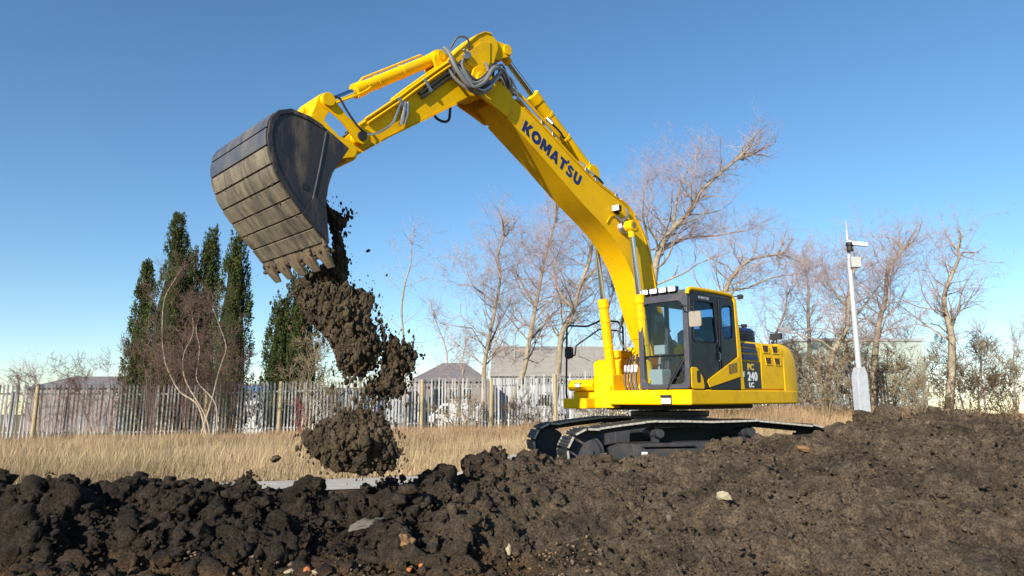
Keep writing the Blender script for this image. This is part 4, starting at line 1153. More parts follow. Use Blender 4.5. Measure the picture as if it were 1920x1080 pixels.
# hose bundle at boom foot and cab front
for i, (v, mm) in enumerate(((0.27, RUSTHOSE), (0.20, DARKHOSE), (0.13, RUSTHOSE), (0.30, DARKHOSE), (0.06, RUSTHOSE))):
    hose([(1.20, v - 0.08, 2.0 - 0.02 * i), (1.30, v - 0.06, 1.75), (1.36, v - 0.04, 1.52), (1.34, v + 0.03, 1.32), (1.2, v + 0.08, 1.20 + 0.02 * i)], 0.020, mm)
    m = MB(); m.cyl((1.285, v - 0.065, 1.80), (1.315, v - 0.055, 1.68), 0.027, n=10); part(m, 'hose_fitting', PLASTIC if i % 2 == 0 else STEEL)
for i in range(3):
    hose([(0.75 + 0.08 * i, 0.24, 3.0), (0.95 + 0.05 * i, 0.31, 2.6), (0.98, 0.30, 2.2), (1.12, 0.18, 2.0)], 0.02, DARKHOSE)
    hose([(0.9, -0.26, 2.75 + 0.1 * i), (1.08, -0.28, 2.45), (1.12, -0.2, 2.2), (1.10, -0.05, 2.05)], 0.02, DARKHOSE)

# ------------------------------------------------------------------ fence
FENCE_M = mat('galvanised_pale', (0.66, 0.655, 0.63), 0.6, metal=0.0, var=0.18, var_scale=1.3, dirt=(0.16, 0.13, 0.09), dirt_scale=1.5, dirt_amt=0.5)
FENCE_D = mat('dull_pale', (0.38, 0.37, 0.35), 0.65, metal=0.0, var=0.22, var_scale=1.3, dirt=(0.12, 0.09, 0.06), dirt_scale=1.5, dirt_amt=0.6)
WOODPOST = mat('wood_post', (0.46, 0.36, 0.19), 0.85, color2=(0.30, 0.23, 0.13), var_scale=5, bump=0.3, stretch=(4, 4, 0.5))
def fence_xy(x):
    return x, 31.5 + (x + 16) * 0.155
def gz(x, y): return float(back_h(np.array([float(x)]), np.array([float(y)]))[0])
def pale_mesh():
    m = MB()
    # W-section pale: five strips folded, with a pointed three-way head
    w = 0.072; P = []
    prof = [(-w / 2, 0.0), (-w / 3.2, 0.022), (-w / 8, 0.006), (w / 8, 0.006), (w / 3.2, 0.022), (w / 2, 0.0)]
    top = [2.28, 2.40, 2.30, 2.30, 2.40, 2.28]
    for (x, y) in prof: P.append((x, -y, 0.05))
    for (x, y), t in zip(prof, top): P.append((x, -y - (0.03 if t > 2.35 else 0), t))
    for (x, y) in prof: P.append((x, -y + 0.006, 0.05))
    for (x, y), t in zip(prof, top): P.append((x, -y + 0.006 - (0.03 if t > 2.35 else 0), t))
    F = []
    for i in range(5): F += [(i, i + 1, i + 7, i + 6), (i + 12, i + 18, i + 19, i + 13)]
    m.add(P, F)
    me = bpy.data.meshes.new('pale'); me.from_pydata(m.v, [], m.f); me.update()
    return me
PALE1 = pale_mesh(); PALE1.materials.append(FENCE_M)
PALE2 = PALE1.copy(); PALE2.materials.clear(); PALE2.materials.append(FENCE_D)
fx, fy = fence_xy(-24.5)
fence = empty('palisade_fence', (fx, fy, gz(fx, fy)))
props(fence, 'long grey steel palisade fence of pointed pales behind the dry grass', 'fence')
fang = math.atan(0.155)
x = -24.5; i = 0
while x < 20.0:
    X, Y = fence_xy(x)
    o = link_mesh('pale', PALE2 if rng.random() < 0.4 else PALE1, None, fence)
    o.location = (X - fx, Y - fy, gz(X, Y) - gz(fx, fy) + rng.normal() * 0.008)
    o.rotation_euler = (rng.normal() * 0.008, rng.normal() * 0.010, fang + rng.normal() * 0.05)
    o.scale = (1, 1, 1.09)
    x += 0.158 if x < 6 else 0.19
    i += 1
for h in (0.5, 2.15):
    m = MB()
    for xa in np.arange(-24.5, 20.0, 2.75):
        xb = min(xa + 2.72, 20.0)
        A = fence_xy(xa); B = fence_xy(xb)
        a = Vector((A[0] - fx, A[1] - fy + 0.04, gz(*A) - gz(fx, fy) + h)); b = Vector((B[0] - fx, B[1] - fy + 0.04, gz(*B) - gz(fx, fy) + h))
        d = b - a
        m = MB(); m.obox((a + b) / 2, d, (0, 1, 0), (0, 0, 1), d.length / 2, 0.006, 0.03); m.build('rail', FENCE_D, fence, smooth=False)
for xa in np.arange(-24.5, 20.0, 2.75):
    A = fence_xy(xa)
    m = MB(); z = gz(*A) - gz(fx, fy)
    m.box((A[0] - fx - 0.05, A[1] - fy + 0.05, z), (A[0] - fx + 0.05, A[1] - fy + 0.11, z + 2.25)); m.build('post', FENCE_D, fence, smooth=False)
# timber posts in front of the fence
posts = [(80, 'left of the birch stems'), (395, 'beside the leaning white birch stems'), (531, 'next to the white trailer behind the fence'), (793, 'just right of the falling soil'), (921, 'between the two bare trees'), (1040, 'nearest the excavator handrail')]
for px, where in posts:
    xx = (px - 960) / FPX * 31.0; yy = fence_xy(xx)[1] - 0.9
    xx = (px - 960) / FPX * yy / 1.0
    h = 2.5 + 0.1 * random.random(); z = gz(xx, yy)
    m = MB(); m.tube([(0, 0, -0.1), (0.01, 0, h * 0.5), (0.02 * random.uniform(-1, 1), 0, h - 0.03), (0.0, 0, h)], [0.085, 0.082, 0.078, 0.06], 12)
    o = m.build('timber_post', WOODPOST); o.location = (xx, yy, z)
    props(o, 'yellowish round timber post ' + where, 'post', 'timber posts along the fence')

# ------------------------------------------------------------------ trees
def tubes_mesh(name, segs, n):
    """segs: (k, 8) array p0 p1 r0 r1"""
    S = np.asarray(segs, float)
    P0, P1, r0, r1 = S[:, :3], S[:, 3:6], S[:, 6], S[:, 7]
    d = P1 - P0; d /= np.maximum(np.linalg.norm(d, axis=1), 1e-9)[:, None]
    ref = np.where(np.abs(d[:, 2:3]) > 0.9, np.array([[1.0, 0, 0]]), np.array([[0, 0, 1.0]]))
    a = np.cross(d, ref); a /= np.linalg.norm(a, axis=1)[:, None]; b = np.cross(d, a)
    V = []
    for P, r in ((P0, r0), (P1, r1)):
        for i in range(n):
            t = 2 * math.pi * i / n
            V.append(P + (a * math.cos(t) + b * math.sin(t)) * r[:, None])
    V = np.stack(V, 1).reshape(-1, 3)
    k = len(S); base = np.arange(k)[:, None] * 2 * n
    if n > 3:
        F = np.concatenate([base + np.array([[i, (i + 1) % n, n + (i + 1) % n, n + i]]) for i in range(n)], 0)
        return raw_mesh(name, V, F, 4, True)
    # thin twigs: three-sided, the last piece of each twig a cone that ends in a point
    tip = r1 <= 0.0; full = ~tip
    F = [base[full] + np.array([[i, (i + 1) % n, n + (i + 1) % n]]) for i in range(n)] + [base[full] + np.array([[i, n + (i + 1) % n, n + i]]) for i in range(n)]
    F += [base[tip] + np.array([[i, (i + 1) % n, n]]) for i in range(n)]
    F = np.concatenate(F, 0)
    used, inv = np.unique(F, return_inverse=True)
    return raw_mesh(name, V[used], inv.reshape(F.shape), 3, True)

def grow(path, r0, rs, spread=1.0, nb=14, blen=2.6, up=0.35, start=0.25, depth=3, twig=1.0, r_end=0.3, rk=1.0):
    """segments for a bare tree that follows the given trunk path"""
    thick, thin = [], []
    P = [np.array(p, float) for p in path]
    sp = [np.array(p) for p in spline(path, 5)]
    n = len(sp)
    rad = [r0 * (1 - (1 - r_end) * (i / (n - 1)) ** 0.8) for i in range(n)]
    for i in range(n - 1): thick.append(np.r_[sp[i], sp[i + 1], rad[i], rad[i + 1]])
    def branch(p, d, L, r, lev):
        m = 5 if lev < 2 else (4 if lev == 2 else 2)
        q = p.copy(); dd = d.copy()
        for j in range(m):
            dd = dd + rs.normal(size=3) * (0.22 if lev < 3 else 0.28); dd[2] += up * 0.22; dd /= np.linalg.norm(dd)
            q2 = q + dd * L / m
            ra, rb = r * (1 - 0.75 * j / m), r * (1 - 0.75 * (j + 1) / m)
            (thick if ra > 0.022 else thin).append(np.r_[q, q2, ra, rb if not (lev >= depth and j == m - 1 and ra <= 0.022) else 0.0])
            q = q2
            if lev < depth:
                kk = {1: 1.35, 2: 1.6, 3: 1.05}.get(lev, 1) * twig
                for _ in range(int(kk) + (1 if rs.random() < kk - int(kk) else 0)):
                    e = dd + rs.normal(size=3) * 0.75; e[2] += 0.12; e /= np.linalg.norm(e)
                    branch(q - dd * rs.random() * L / m, e, L * rs.uniform(0.38, 0.62), max(rb * 0.7, (0.0058 if lev < 3 else 0.0046) * rk), lev + 1)
    for i in range(nb):
        t = start + (1 - start) * (i + rs.random()) / nb
        k = min(int(t * (n - 1)), n - 2)
        p = sp[k] + (sp[k + 1] - sp[k]) * rs.random()
        ax = sp[k + 1] - sp[k]; ax /= np.linalg.norm(ax)
        ang = i * 2.4 + rs.random()
        d = np.array([math.cos(ang), math.sin(ang) * 0.8, 0.22]) * spread + ax * 0.45
        d /= np.linalg.norm(d)
        branch(p, d, blen * (1.15 - 0.55 * t) * rs.uniform(0.7, 1.25), rad[k] * 0.30, 1)
    d = sp[-1] - sp[-2]; d /= np.linalg.norm(d)
    for _ in range(4):
        e = d + rs.normal(size=3) * 0.3; e /= np.linalg.norm(e); branch(sp[-1], e, blen * 0.6, rad[-1] * 0.8, 1)
    return thick, thin
BARK = mat('bare_bark', (0.42, 0.345, 0.24), 0.9, spec=0.1, color2=(0.17, 0.135, 0.095), var_scale=3, bump=0.3, bump_scale=12)
TWIG = mat('bare_twig', (0.50, 0.385, 0.36), 0.9, spec=0.1, color2=(0.34, 0.25, 0.235), var_scale=1.5)
BIRCH = mat('birch_bark', (0.50, 0.42, 0.32), 0.8, spec=0.15, color2=(0.22, 0.16, 0.11), var_scale=4, bump=0.2)
TWIGR = mat('reddish_twig', (0.22, 0.145, 0.115), 0.9, spec=0.1, color2=(0.11, 0.07, 0.055), var_scale=1.5)
TWIGP = mat('pale_twig', (0.34, 0.27, 0.17), 0.9, spec=0.1, color2=(0.20, 0.15, 0.095), var_scale=1.5)
TWIGB = mat('bramble_twig', (0.155, 0.105, 0.065), 0.9, spec=0.1, color2=(0.085, 0.06, 0.04), var_scale=1.0)
TWIGRED = mat('red_twig', (0.21, 0.065, 0.055), 0.85, spec=0.1, var=0.2)
def tree_obj(name, label, cat, root, thick, thin, mt, mw, group, crown='crown'):
    root = Vector(root)
    e = empty(name, root); props(e, label, cat, group)
    off = np.array([root.x, root.y, root.z] * 2 + [0, 0])
    if thick:
        link_mesh('trunk', tubes_mesh('trunk', np.array(thick) - off, 6), mt, e)
    if thin:
        link_mesh(crown, tubes_mesh(crown, np.array(thin) - off, 3), mw, e)
    return e
def trunk(pxs, Y, dy=0.0):
    out = []
    for i, (px, py) in enumerate(pxs): out.append(tuple(at(px, py, Y + dy * i / max(1, len(pxs) - 1))))
    b = out[0]
    out[0] = (b[0], b[1], gz(b[0], b[1]) - 0.05)
    return out
trees = [
    ([(904, 790), (908, 735), (907, 700), (912, 660), (920, 620), (930, 570), (938, 520), (934, 480), (945, 445)], 36.0, 0.17, 26, 2.9, 'slim bare tree with forked crown, leftmost of the row behind the fence'),
    ([(940, 795), (962, 745), (982, 695), (992, 640), (1003, 580), (1012, 535), (1020, 490), (1032, 450), (1040, 420)], 36.5, 0.20, 28, 3.2, 'bare tree with leaning trunk in the middle of the row'),
    ([(1032, 795), (1044, 720), (1050, 650), (1056, 618), (1076, 580), (1086, 540), (1105, 490), (1112, 445), (1120, 410)], 35.5, 0.22, 28, 3.4, 'bare tree with kinked tan trunk beside the excavator handrail'),
    ([(1225, 790), (1222, 640), (1225, 540), (1235, 473), (1262, 429), (1294, 396), (1312, 362), (1341, 333), (1385, 296)], 33.0, 0.24, 30, 3.0, 'tallest bare tree leaning right behind the boom'),
    ([(1330, 790), (1335, 640), (1360, 545), (1379, 511), (1408, 487), (1456, 477)], 31.0, 0.17, 22, 2.4, 'bare tree arching right just above the cab roof'),
    ([(1517, 790), (1518, 690), (1517, 630), (1515, 585), (1516, 545), (1512, 510)], 38.0, 0.15, 22, 2.6, 'small upright bare tree between the counterweight and the camera pole'),
    ([(1545, 790), (1558, 678), (1573, 641), (1588, 615), (1592, 548), (1602, 505)], 30.0, 0.17, 24, 2.5, 'crooked bare tree directly behind the camera pole'),
    ([(1640, 790), (1640, 678), (1648, 607), (1660, 560), (1665, 505), (1690, 470)], 30.5, 0.17, 26, 2.7, 'bare tree right of the camera pole'),
    ([(760, 790), (759, 720), (757, 640), (753, 580), (760, 530), (770, 495), (772, 462)], 32.0, 0.075, 11, 2.2, 'thin lone sapling with pale stem right of the falling soil'),
    ([(850, 790), (868, 720), (866, 680), (872, 650)], 40.0, 0.08, 14, 1.8, 'low bare tree above the hipped house roof'),
    ([(1780, 790), (1785, 640), (1770, 560), (1800, 480)], 31.0, 0.2, 22, 2.6, 'bare tree farthest to the right, past the camera pole'),
    ([(1145, 790), (1150, 690), (1135, 610), (1150, 545)], 37.5, 0.14, 20, 2.5, 'bare tree seen under the boom behind the far boom cylinder'),
    ([(1440, 795), (1442, 700), (1450, 640), (1470, 590), (1475, 560)], 37.0, 0.12, 20, 2.4, 'bare tree rising behind the engine hood'),
]
LIMBS = {0: [[(930, 568), (905, 550), (886, 534), (872, 500)], [(912, 660), (934, 610), (952, 575)]],
         1: [[(1003, 575), (978, 530), (968, 505), (984, 478)], [(992, 640), (1028, 600), (1058, 566)]],
         2: [[(1076, 580), (1048, 545), (1040, 500), (1052, 460)], [(1086, 540), (1120, 500), (1150, 480)]],
         3: [[(1238, 470), (1290, 446), (1340, 442), (1400, 432)], [(1226, 530), (1214, 450), (1205, 395), (1212, 345)], [(1262, 429), (1268, 380), (1282, 335), (1300, 305)]],
         4: [[(1360, 545), (1400, 540), (1450, 520), (1490, 515)]],
         6: [[(1590, 580), (1560, 540), (1545, 500)], [(1588, 615), (1630, 560), (1660, 520)]]}
for i, (pxs, Y, r, nb, bl, lab) in enumerate(trees):
    rs = np.random.default_rng(100 + i)
    path = trunk(pxs, Y)
    thick, thin = grow(path, r, rs, nb=nb, blen=bl * 1.12, start=0.26, depth=4, twig=0.95 if i != 8 else 0.5, up=0.22, rk=0.85)
    for j, lp in enumerate(LIMBS.get(i, [])):
        lp3 = [tuple(at(a, b, Y + (0.0 if k == 0 else rs.uniform(-0.8, 0.8)))) for k, (a, b) in enumerate(lp)]
        t1, t2 = grow(lp3, r * 0.42, rs, nb=12, blen=bl * 0.85, start=0.25, depth=4, twig=0.95, up=0.2, rk=0.85, r_end=0.2)
        thick += t1; thin += t2
    tree_obj('bare_tree', lab, 'tree', path[0], thick, thin, BARK, TWIG, 'bare winter trees')
births = [
    ([(392, 822), (372, 762), (338, 735), (318, 700), (308, 670), (304, 620), (309, 560), (330, 520)], 'white birch stem curving left and up before the cypresses', 0.045),
    ([(398, 822), (385, 780), (352, 722), (343, 690), (346, 660), (362, 625), (360, 585)], 'second birch stem, slender and straight above the fence', 0.038),
    ([(404, 822), (405, 760), (370, 715), (372, 680), (374, 650), (368, 620), (372, 595)], 'short birch stem with a bend in the middle of the clump', 0.034),
    ([(372, 822), (385, 790), (400, 740), (408, 705), (416, 680), (424, 650), (412, 612), (398, 575)], 'birch stem leaning right beside the timber post', 0.042),
]
for i, (pxs, lab, r) in enumerate(births):
    rs = np.random.default_rng(200 + i)
    path = trunk(pxs, 29.3)
    thick, thin = grow(path, r, rs, nb=18, blen=1.8, start=0.22, depth=3, up=0.3, r_end=0.3)
    tree_obj('birch_tree', lab, 'tree', path[0], thick, thin, BIRCH, TWIGR, 'birch clump by the fence')

# shrubs: many stems from one base
def shrub(px, Y, h, spread, nst, lab, mt, mw, seed, group=None, depth=3, bl=None, py=None, rk=1.2):
    rs = np.random.default_rng(seed)
    x = (px - 960) / FPX * Y; z = gz(x, Y)
    thick, thin = [], []
    for k in range(nst):
        a = rs.random() * 2 * math.pi; q = rs.random() ** 0.6
        bx, by = x + math.cos(a) * spread * 0.25 * q, Y + math.sin(a) * spread * 0.25 * q
        ex, ey = x + math.cos(a) * spread * q, Y + math.sin(a) * spread * q * 0.7
        hh = h * rs.uniform(0.6, 1.05) * (1 - 0.3 * q * q)
        path = [(bx, by, z - 0.05), ((bx * 2 + ex) / 3 + rs.normal() * 0.06, (by * 2 + ey) / 3, z + hh * 0.42), ((bx + ex * 2) / 3 + rs.normal() * 0.1, (by + ey * 2) / 3, z + hh * 0.75), (ex, ey, z + hh)]
        t1, t2 = grow(path, rs.uniform(0.012, 0.03), rs, nb=5, blen=bl or h * 0.32, start=0.06, depth=depth, rk=rk, twig=0.66, up=0.25, r_end=0.3)
        thin += t1 + t2  # main stems share one mesh with the twigs, no separate trunk
    return tree_obj('shrub', lab, 'shrub', (x, Y, z), thick, thin, mt, mw, group, 'stems_and_twigs')
shrub(300, 30.5, 4.6, 1.5, 8, 'dark reddish leafless thicket at the foot of the tall left cypress', TWIGR, TWIGR, 301, 'leafless shrubs at the left', 3, 1.3)
shrub(365, 31.0, 4.8, 1.5, 8, 'dark reddish leafless thicket behind the birch clump', TWIGR, TWIGR, 302, 'leafless shrubs at the left', 3, 1.3)
shrub(440, 30.8, 3.9, 1.3, 7, 'dark reddish leafless thicket right of the birch clump', TWIGR, TWIGR, 303, 'leafless shrubs at the left', 3, 1.2)
shrub(215, 30.6, 4.2, 1.6, 7, 'dark reddish leafless thicket at the far left', TWIGR, TWIGR, 304, 'leafless shrubs at the left', 3, 1.3)
shrub(110, 30.6, 3.8, 1.6, 6, 'low leafless thicket beyond the left edge posts', TWIGR, TWIGR, 305, 'leafless shrubs at the left', 3, 1.2)
shrub(575, 29.6, 4.4, 1.5, 9, 'pale leafless shrub fanning up left of the falling soil', TWIGP, TWIGP, 306, None, 3, 1.3)
shrub(655, 29.8, 3.0, 1.3, 8, 'pale leafless shrub behind the falling soil', TWIGP, TWIGP, 307, None, 3, 1.0)
shrub(572, 28.4, 1.6, 0.5, 5, 'small red-twigged shrub left of the lowest soil mass', TWIGRED, TWIGRED, 308, None, 2, 0.5)
shrub(985, 33.4, 1.6, 1.2, 8, 'brown bramble low against the fence under the bare trees', TWIGB, TWIGB, 309, 'brown brambles', 3, 0.7)
shrub(868, 32.2, 1.5, 1.3, 8, 'brown bramble against the fence before the white van', TWIGB, TWIGP, 310, 'brown brambles', 3, 0.7, rk=1.6)
br = [(1130, 'behind the tool box'), (1200, 'under the cab front'), (1270, 'behind the swing ring'), (1345, 'under the cab rear'), (1420, 'behind the engine door'), (1490, 'at the tail of the counterweight'), (1535, 'right of the counterweight'), (1590, 'left of the camera pole cabinet'), (1655, 'right of the camera pole cabinet'), (1720, 'past the camera pole'), (1800, 'near the right edge'), (1880, 'at the far right')]
for i, (px, wh) in enumerate(br):
    big = px > 1470
    shrub(px, 27.5 + (i % 3) * 0.8, (2.4 if big else 1.7) + 0.3 * (i % 2), 1.25, 9, 'tangled brown bramble ' + wh, TWIGB, TWIGB if i % 3 else TWIGP, 320 + i, 'brown brambles', 3, 0.8, rk=2.0)

# leafless wood far behind, too far to tell the trees apart
FARTWIG = mat('far_twig', (0.46, 0.37, 0.36), 0.9, spec=0.1, color2=(0.32, 0.25, 0.24), var_scale=0.3)
thin_all = []
for i, px in enumerate(list(range(850, 1180, 42)) + list(range(1180, 1960, 55)) + [690, 740, 30, 90]):
    rs = np.random.default_rng(900 + i); Yf = rs.uniform(58, 74); xf = (px + rs.uniform(-15, 15) - 960) / FPX * Yf; zf = gz(xf, Yf)
    hf = rs.uniform(5.5, 9.0) if px > 800 else 4.5
    path = [(xf, Yf, zf), (xf + rs.normal() * .2, Yf, zf + hf * .4), (xf + rs.normal() * .5, Yf, zf + hf * .7), (xf + rs.normal() * .8, Yf, zf + hf)]
    t1, t2 = grow(path, 0.14, rs, nb=13, blen=3.4, start=0.2, depth=3, up=0.2, rk=1.6, twig=0.8)
    thin_all += t1 + t2
o = link_mesh('far_wood', tubes_mesh('far_wood', np.array(thin_all), 3), FARTWIG)
props(o, 'pale haze of leafless trees far behind the fence', None, None, 'stuff')

for i, (px, wh) in enumerate(((1470, 'behind the counterweight'), (1535, 'before the warehouse, left of the pole'), (1605, 'directly behind the camera pole'), (1675, 'before the warehouse, right of the pole'), (1745, 'beside the warehouse end'), (1820, 'beyond the warehouse'), (1890, 'last on the right'))):
    shrub(px, 33.0 + (i % 2), 3.3 + 0.4 * (i % 3), 1.7, 7, 'tall brown thicket ' + wh, TWIGB, TWIGB if i % 2 else TWIGP, 360 + i, 'tall thickets at the right', 3, 1.2, rk=1.9)

# cypresses ------------------------------------------------------------------
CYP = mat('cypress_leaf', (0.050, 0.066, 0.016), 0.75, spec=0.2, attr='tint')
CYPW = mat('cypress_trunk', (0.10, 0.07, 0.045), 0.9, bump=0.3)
def cypress(px, top, base_py, Y, wpx, lab, seed, lean=0.0):
    rs = np.random.default_rng(seed)
    x0 = (px - 960) / FPX * Y
    z0 = gz(x0, Y); zt = at(px, top, Y).z
    H = zt - z0; Rm = wpx * 1.15 / 2 / FPX * Y
    e = empty('cypress_tree', (x0, Y, z0)); props(e, lab, 'tree', 'tall cypresses at the left')
    m = MB(); m.tube([(0, 0, -0.1), (0.03, 0, H * 0.4), (0, 0, H * 0.9)], [0.2, 0.12, 0.02], 8); m.build('trunk', CYPW, e)
    # plumes: upright sprays that fill a flame shaped volume
    nP = int(230 * H / 9)
    V = []; T_ = []
    def rad(t): return Rm * np.minimum(1.0, (t / 0.10 + 0.25)) ** 0.5 * (np.clip(1 - t, 0, 1) ** 0.66) * (1 + 0.10 * np.sin(t * 7 + seed)) * 1.35
    for k in range(nP):
        t = rs.random() ** 0.85 * 0.97
        a = rs.random() * 2 * math.pi
        rr = rad(t) * (0.62 + 0.38 * rs.random() ** 0.5)
        c = np.array([math.cos(a) * rr + lean * t * H, math.sin(a) * rr, t * H])
        ln = rs.uniform(0.7, 1.3) * (1.0 - 0.45 * t)
        up = np.array([math.cos(a) * 0.22, math.sin(a) * 0.22, 1.0]); up /= np.linalg.norm(up)
        nl = 62
        s = rs.random(nl)
        pos = c + up * (s * ln)[:, None] + rs.normal(size=(nl, 3)) * (0.13 * (1 - s * 0.85))[:, None]
        d = up + rs.normal(size=(nl, 3)) * 0.42; d /= np.linalg.norm(d, axis=1)[:, None]
        sd = np.cross(d, rs.normal(size=(nl, 3))); sd /= np.linalg.norm(sd, axis=1)[:, None]
        L = rs.uniform(0.06, 0.13, nl)[:, None]; W = L * 0.36
        V.append(np.stack([pos - sd * W * 0.6, pos + sd * W * 0.6, pos + d * L * 0.6 + sd * W * 0.5, pos + d * L, pos + d * L * 0.6 - sd * W * 0.5], 1).reshape(-1, 3))
        tone = rs.uniform(0.55, 1.35); warm = rs.uniform(0.8, 1.35)
        T_.append(np.tile(np.array([tone * warm, tone, tone * 0.9, 1.0]), (nl * 5, 1)) * np.repeat(rs.uniform(0.75, 1.25, (nl, 1)), 5, 0))
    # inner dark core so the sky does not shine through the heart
    V = np.concatenate(V); T_ = np.concatenate(T_)
    F = np.arange(len(V)).reshape(-1, 5)
    me = raw_mesh('crown', V, F, 5)
    ca = me.color_attributes.new('tint', 'FLOAT_COLOR', 'POINT'); ca.data.foreach_set('color', T_.astype(np.float32).ravel())
    link_mesh('crown', me, CYP, e)
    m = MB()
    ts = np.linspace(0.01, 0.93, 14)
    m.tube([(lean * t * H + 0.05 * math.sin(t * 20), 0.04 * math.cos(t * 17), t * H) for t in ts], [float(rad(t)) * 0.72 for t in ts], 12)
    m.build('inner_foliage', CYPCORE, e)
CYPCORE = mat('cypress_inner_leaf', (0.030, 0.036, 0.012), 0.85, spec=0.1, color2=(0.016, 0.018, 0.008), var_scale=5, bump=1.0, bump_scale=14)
for i, (px, top, Y, w, lab, ln) in enumerate([
    (262, 498, 37.0, 40, 'short cypress at the left edge of the group', 0.0),
    (314, 400, 37.0, 70, 'broadest and tallest of the left cypresses', 0.004),
    (347, 470, 40.0, 34, 'small cypress squeezed between two taller ones', 0.0),
    (379, 430, 38.0, 46, 'slim cypress in the middle of the left group', 0.004),
    (432, 436, 36.5, 66, 'dense cypress with a blunt top left of the bucket', 0.0),
    (524, 560, 36.0, 50, 'dark cypress below the bucket teeth', 0.0),
    (560, 500, 36.5, 74, 'green cypress mostly hidden by the falling soil', 0.0)]):
    cypress(px, top, 800, Y, w, lab, 400 + i, ln)

# ------------------------------------------------------------------ buildings behind the fence
WALLW = mat('white_cladding', (0.52, 0.52, 0.50), 0.6, var=0.08, var_scale=0.8, dirt=(0.3, 0.28, 0.24), dirt_amt=0.4)
WALLG = mat('grey_cladding', (0.34, 0.35, 0.36), 0.6, var=0.1)
BRICKM = mat('brick_wall', (0.22, 0.17, 0.15), 0.85, var=0.2, var_scale=4)
ROOFG = mat('roof_slate', (0.20, 0.17, 0.16), 0.8, var=0.2, var_scale=1.5)
ROOFT = mat('roof_tan', (0.36, 0.32, 0.26), 0.75, var=0.15, var_scale=1.2)
BLUEM = mat('blue_fascia', (0.03, 0.16, 0.42), 0.5)
GREENM = mat('pale_green_cladding', (0.36, 0.42, 0.36), 0.6, var=0.12, var_scale=0.6)
DARKW = mat('dark_window', (0.02, 0.025, 0.03), 0.15)
LORRY = mat('white_lorry', (0.50, 0.50, 0.50), 0.4, var=0.05)
def X_(px, Y): return (px - 960) / FPX * Y
def Z_(py, Y): return at(960, py, Y).z
def windows(par, x0, x1, n, z0, z1, y):
    for i in range(n):
        a = x0 + (x1 - x0) * (i + 0.15) / n; b = x0 + (x1 - x0) * (i + 0.85) / n
        w = MB().ring([(a, z0), (b, z0), (b, z1), (a, z1)], [(a + .06, z0 + .06), (b - .06, z0 + .06), (b - .06, z1 - .06), (a + .06, z1 - .06)], lambda p, q, t: (p, t, q), y - 0.06, y - 0.002).build('window', WALLG, par, smooth=False)
        MB().box((a + .05, y - 0.03, z0 + .05), (b - .05, y - 0.025, z1 - .05)).build('pane', DARKW, w, smooth=False)
def shed(name, x0, x1, Y, dep, zw, zr, wall, roof, lab, cat='building', hip=0.0, fascia=None, wins=None):
    z0 = gz((x0 + x1) / 2, Y) - 0.3
    e = empty(name, ((x0 + x1) / 2, Y, z0)); props(e, lab, cat)
    cx = (x0 + x1) / 2; hw = (x1 - x0) / 2
    MB().box((-hw, 0, 0), (hw, dep, zw - z0)).build('wall', wall, e, smooth=False)
    if zr > zw:
        o = 0.25; t = zw - z0 + 0.003; q = zr - z0; hx = hw * hip
        m = MB(); P = [(-hw - o, -o, t), (hw + o, -o, t), (hw + o, dep + o, t), (-hw - o, dep + o, t), (-hw - o + hx, dep / 2, q), (hw + o - hx, dep / 2, q)]
        m.add(P, [(0, 1, 5, 4), (2, 3, 4, 5), (1, 2, 5), (3, 0, 4), (3, 2, 1, 0)]); m.build('roof', roof, e, smooth=False)
    else:
        MB().box((-hw - 0.1, -0.1, zw - z0 + 0.003), (hw + 0.1, dep + 0.1, zw - z0 + 0.22)).build('roof', roof, e, smooth=False)
    if cat == 'building' and wall is GREENM:
        k = 0
        for xa in np.arange(-hw + 0.02, hw - 1.0, 1.1):
            MB().box((xa, -0.035, 0.05), (xa + 1.06, -0.002, zw - z0 - 0.05)).build('cladding_panel', wall, e, smooth=False); k += 1
    if fascia: MB().box((-hw - 0.02, -0.14, zw - z0 - 0.35), (hw + 0.02, -0.102, zw - z0 + 0.1)).build('fascia', fascia, e, smooth=False)
    if wins: windows(e, wins[0] - cx, wins[1] - cx, wins[2], wins[3] - z0, wins[4] - z0, 0)
    return e
Y = 46.0
shed('low_building', X_(420, Y), X_(572, Y), Y, 8, Z_(727, Y), Z_(715, Y) - 5, WALLW, ROOFG, 'white flat roofed block with a blue fascia behind the left fence', fascia=BLUEM, wins=(X_(468, Y), X_(500, Y), 3, Z_(749, Y), Z_(738, Y)))
Y = 52.0
shed('hipped_house', X_(770, Y), X_(915, Y), Y, 9, Z_(716, Y), Z_(690, Y) + 0.7, BRICKM, ROOFG, 'brown hipped roof house behind the fence right of the soil', hip=0.78, wins=(X_(810, Y), X_(890, Y), 3, Z_(750, Y), Z_(728, Y)))
Y = 56.0
shed('gabled_shed', X_(925, Y), X_(1150, Y), Y, 16, Z_(706, Y), Z_(655, Y) + 1.0, WALLG, ROOFT, 'large shed with a broad tan roof behind the bare trees', wins=(X_(975, Y), X_(1062, Y), 6, Z_(722, Y), Z_(708, Y)))
Y = 50.0
shed('long_warehouse', X_(1490, Y), X_(1730, Y), Y, 14, Z_(640, Y), Z_(600, Y) - 8, GREENM, WALLG, 'pale green warehouse behind the trees and the camera pole', wins=(X_(1560, Y), X_(1660, Y), 3, Z_(690, Y), Z_(668, Y)))
Y = 54.0
shed('far_house', X_(60, Y), X_(230, Y), Y, 9, Z_(728, Y), Z_(700, Y), BRICKM, ROOFG, 'brick house behind the cypresses at the far left', hip=0.3)
Y = 50.0
shed('grey_shed', X_(600, Y), X_(768, Y), Y, 10, Z_(736, Y), Z_(722, Y), WALLG, ROOFG, 'low grey shed behind the fence where the soil falls', wins=(X_(640, Y), X_(740, Y), 4, Z_(768, Y), Z_(752, Y)))
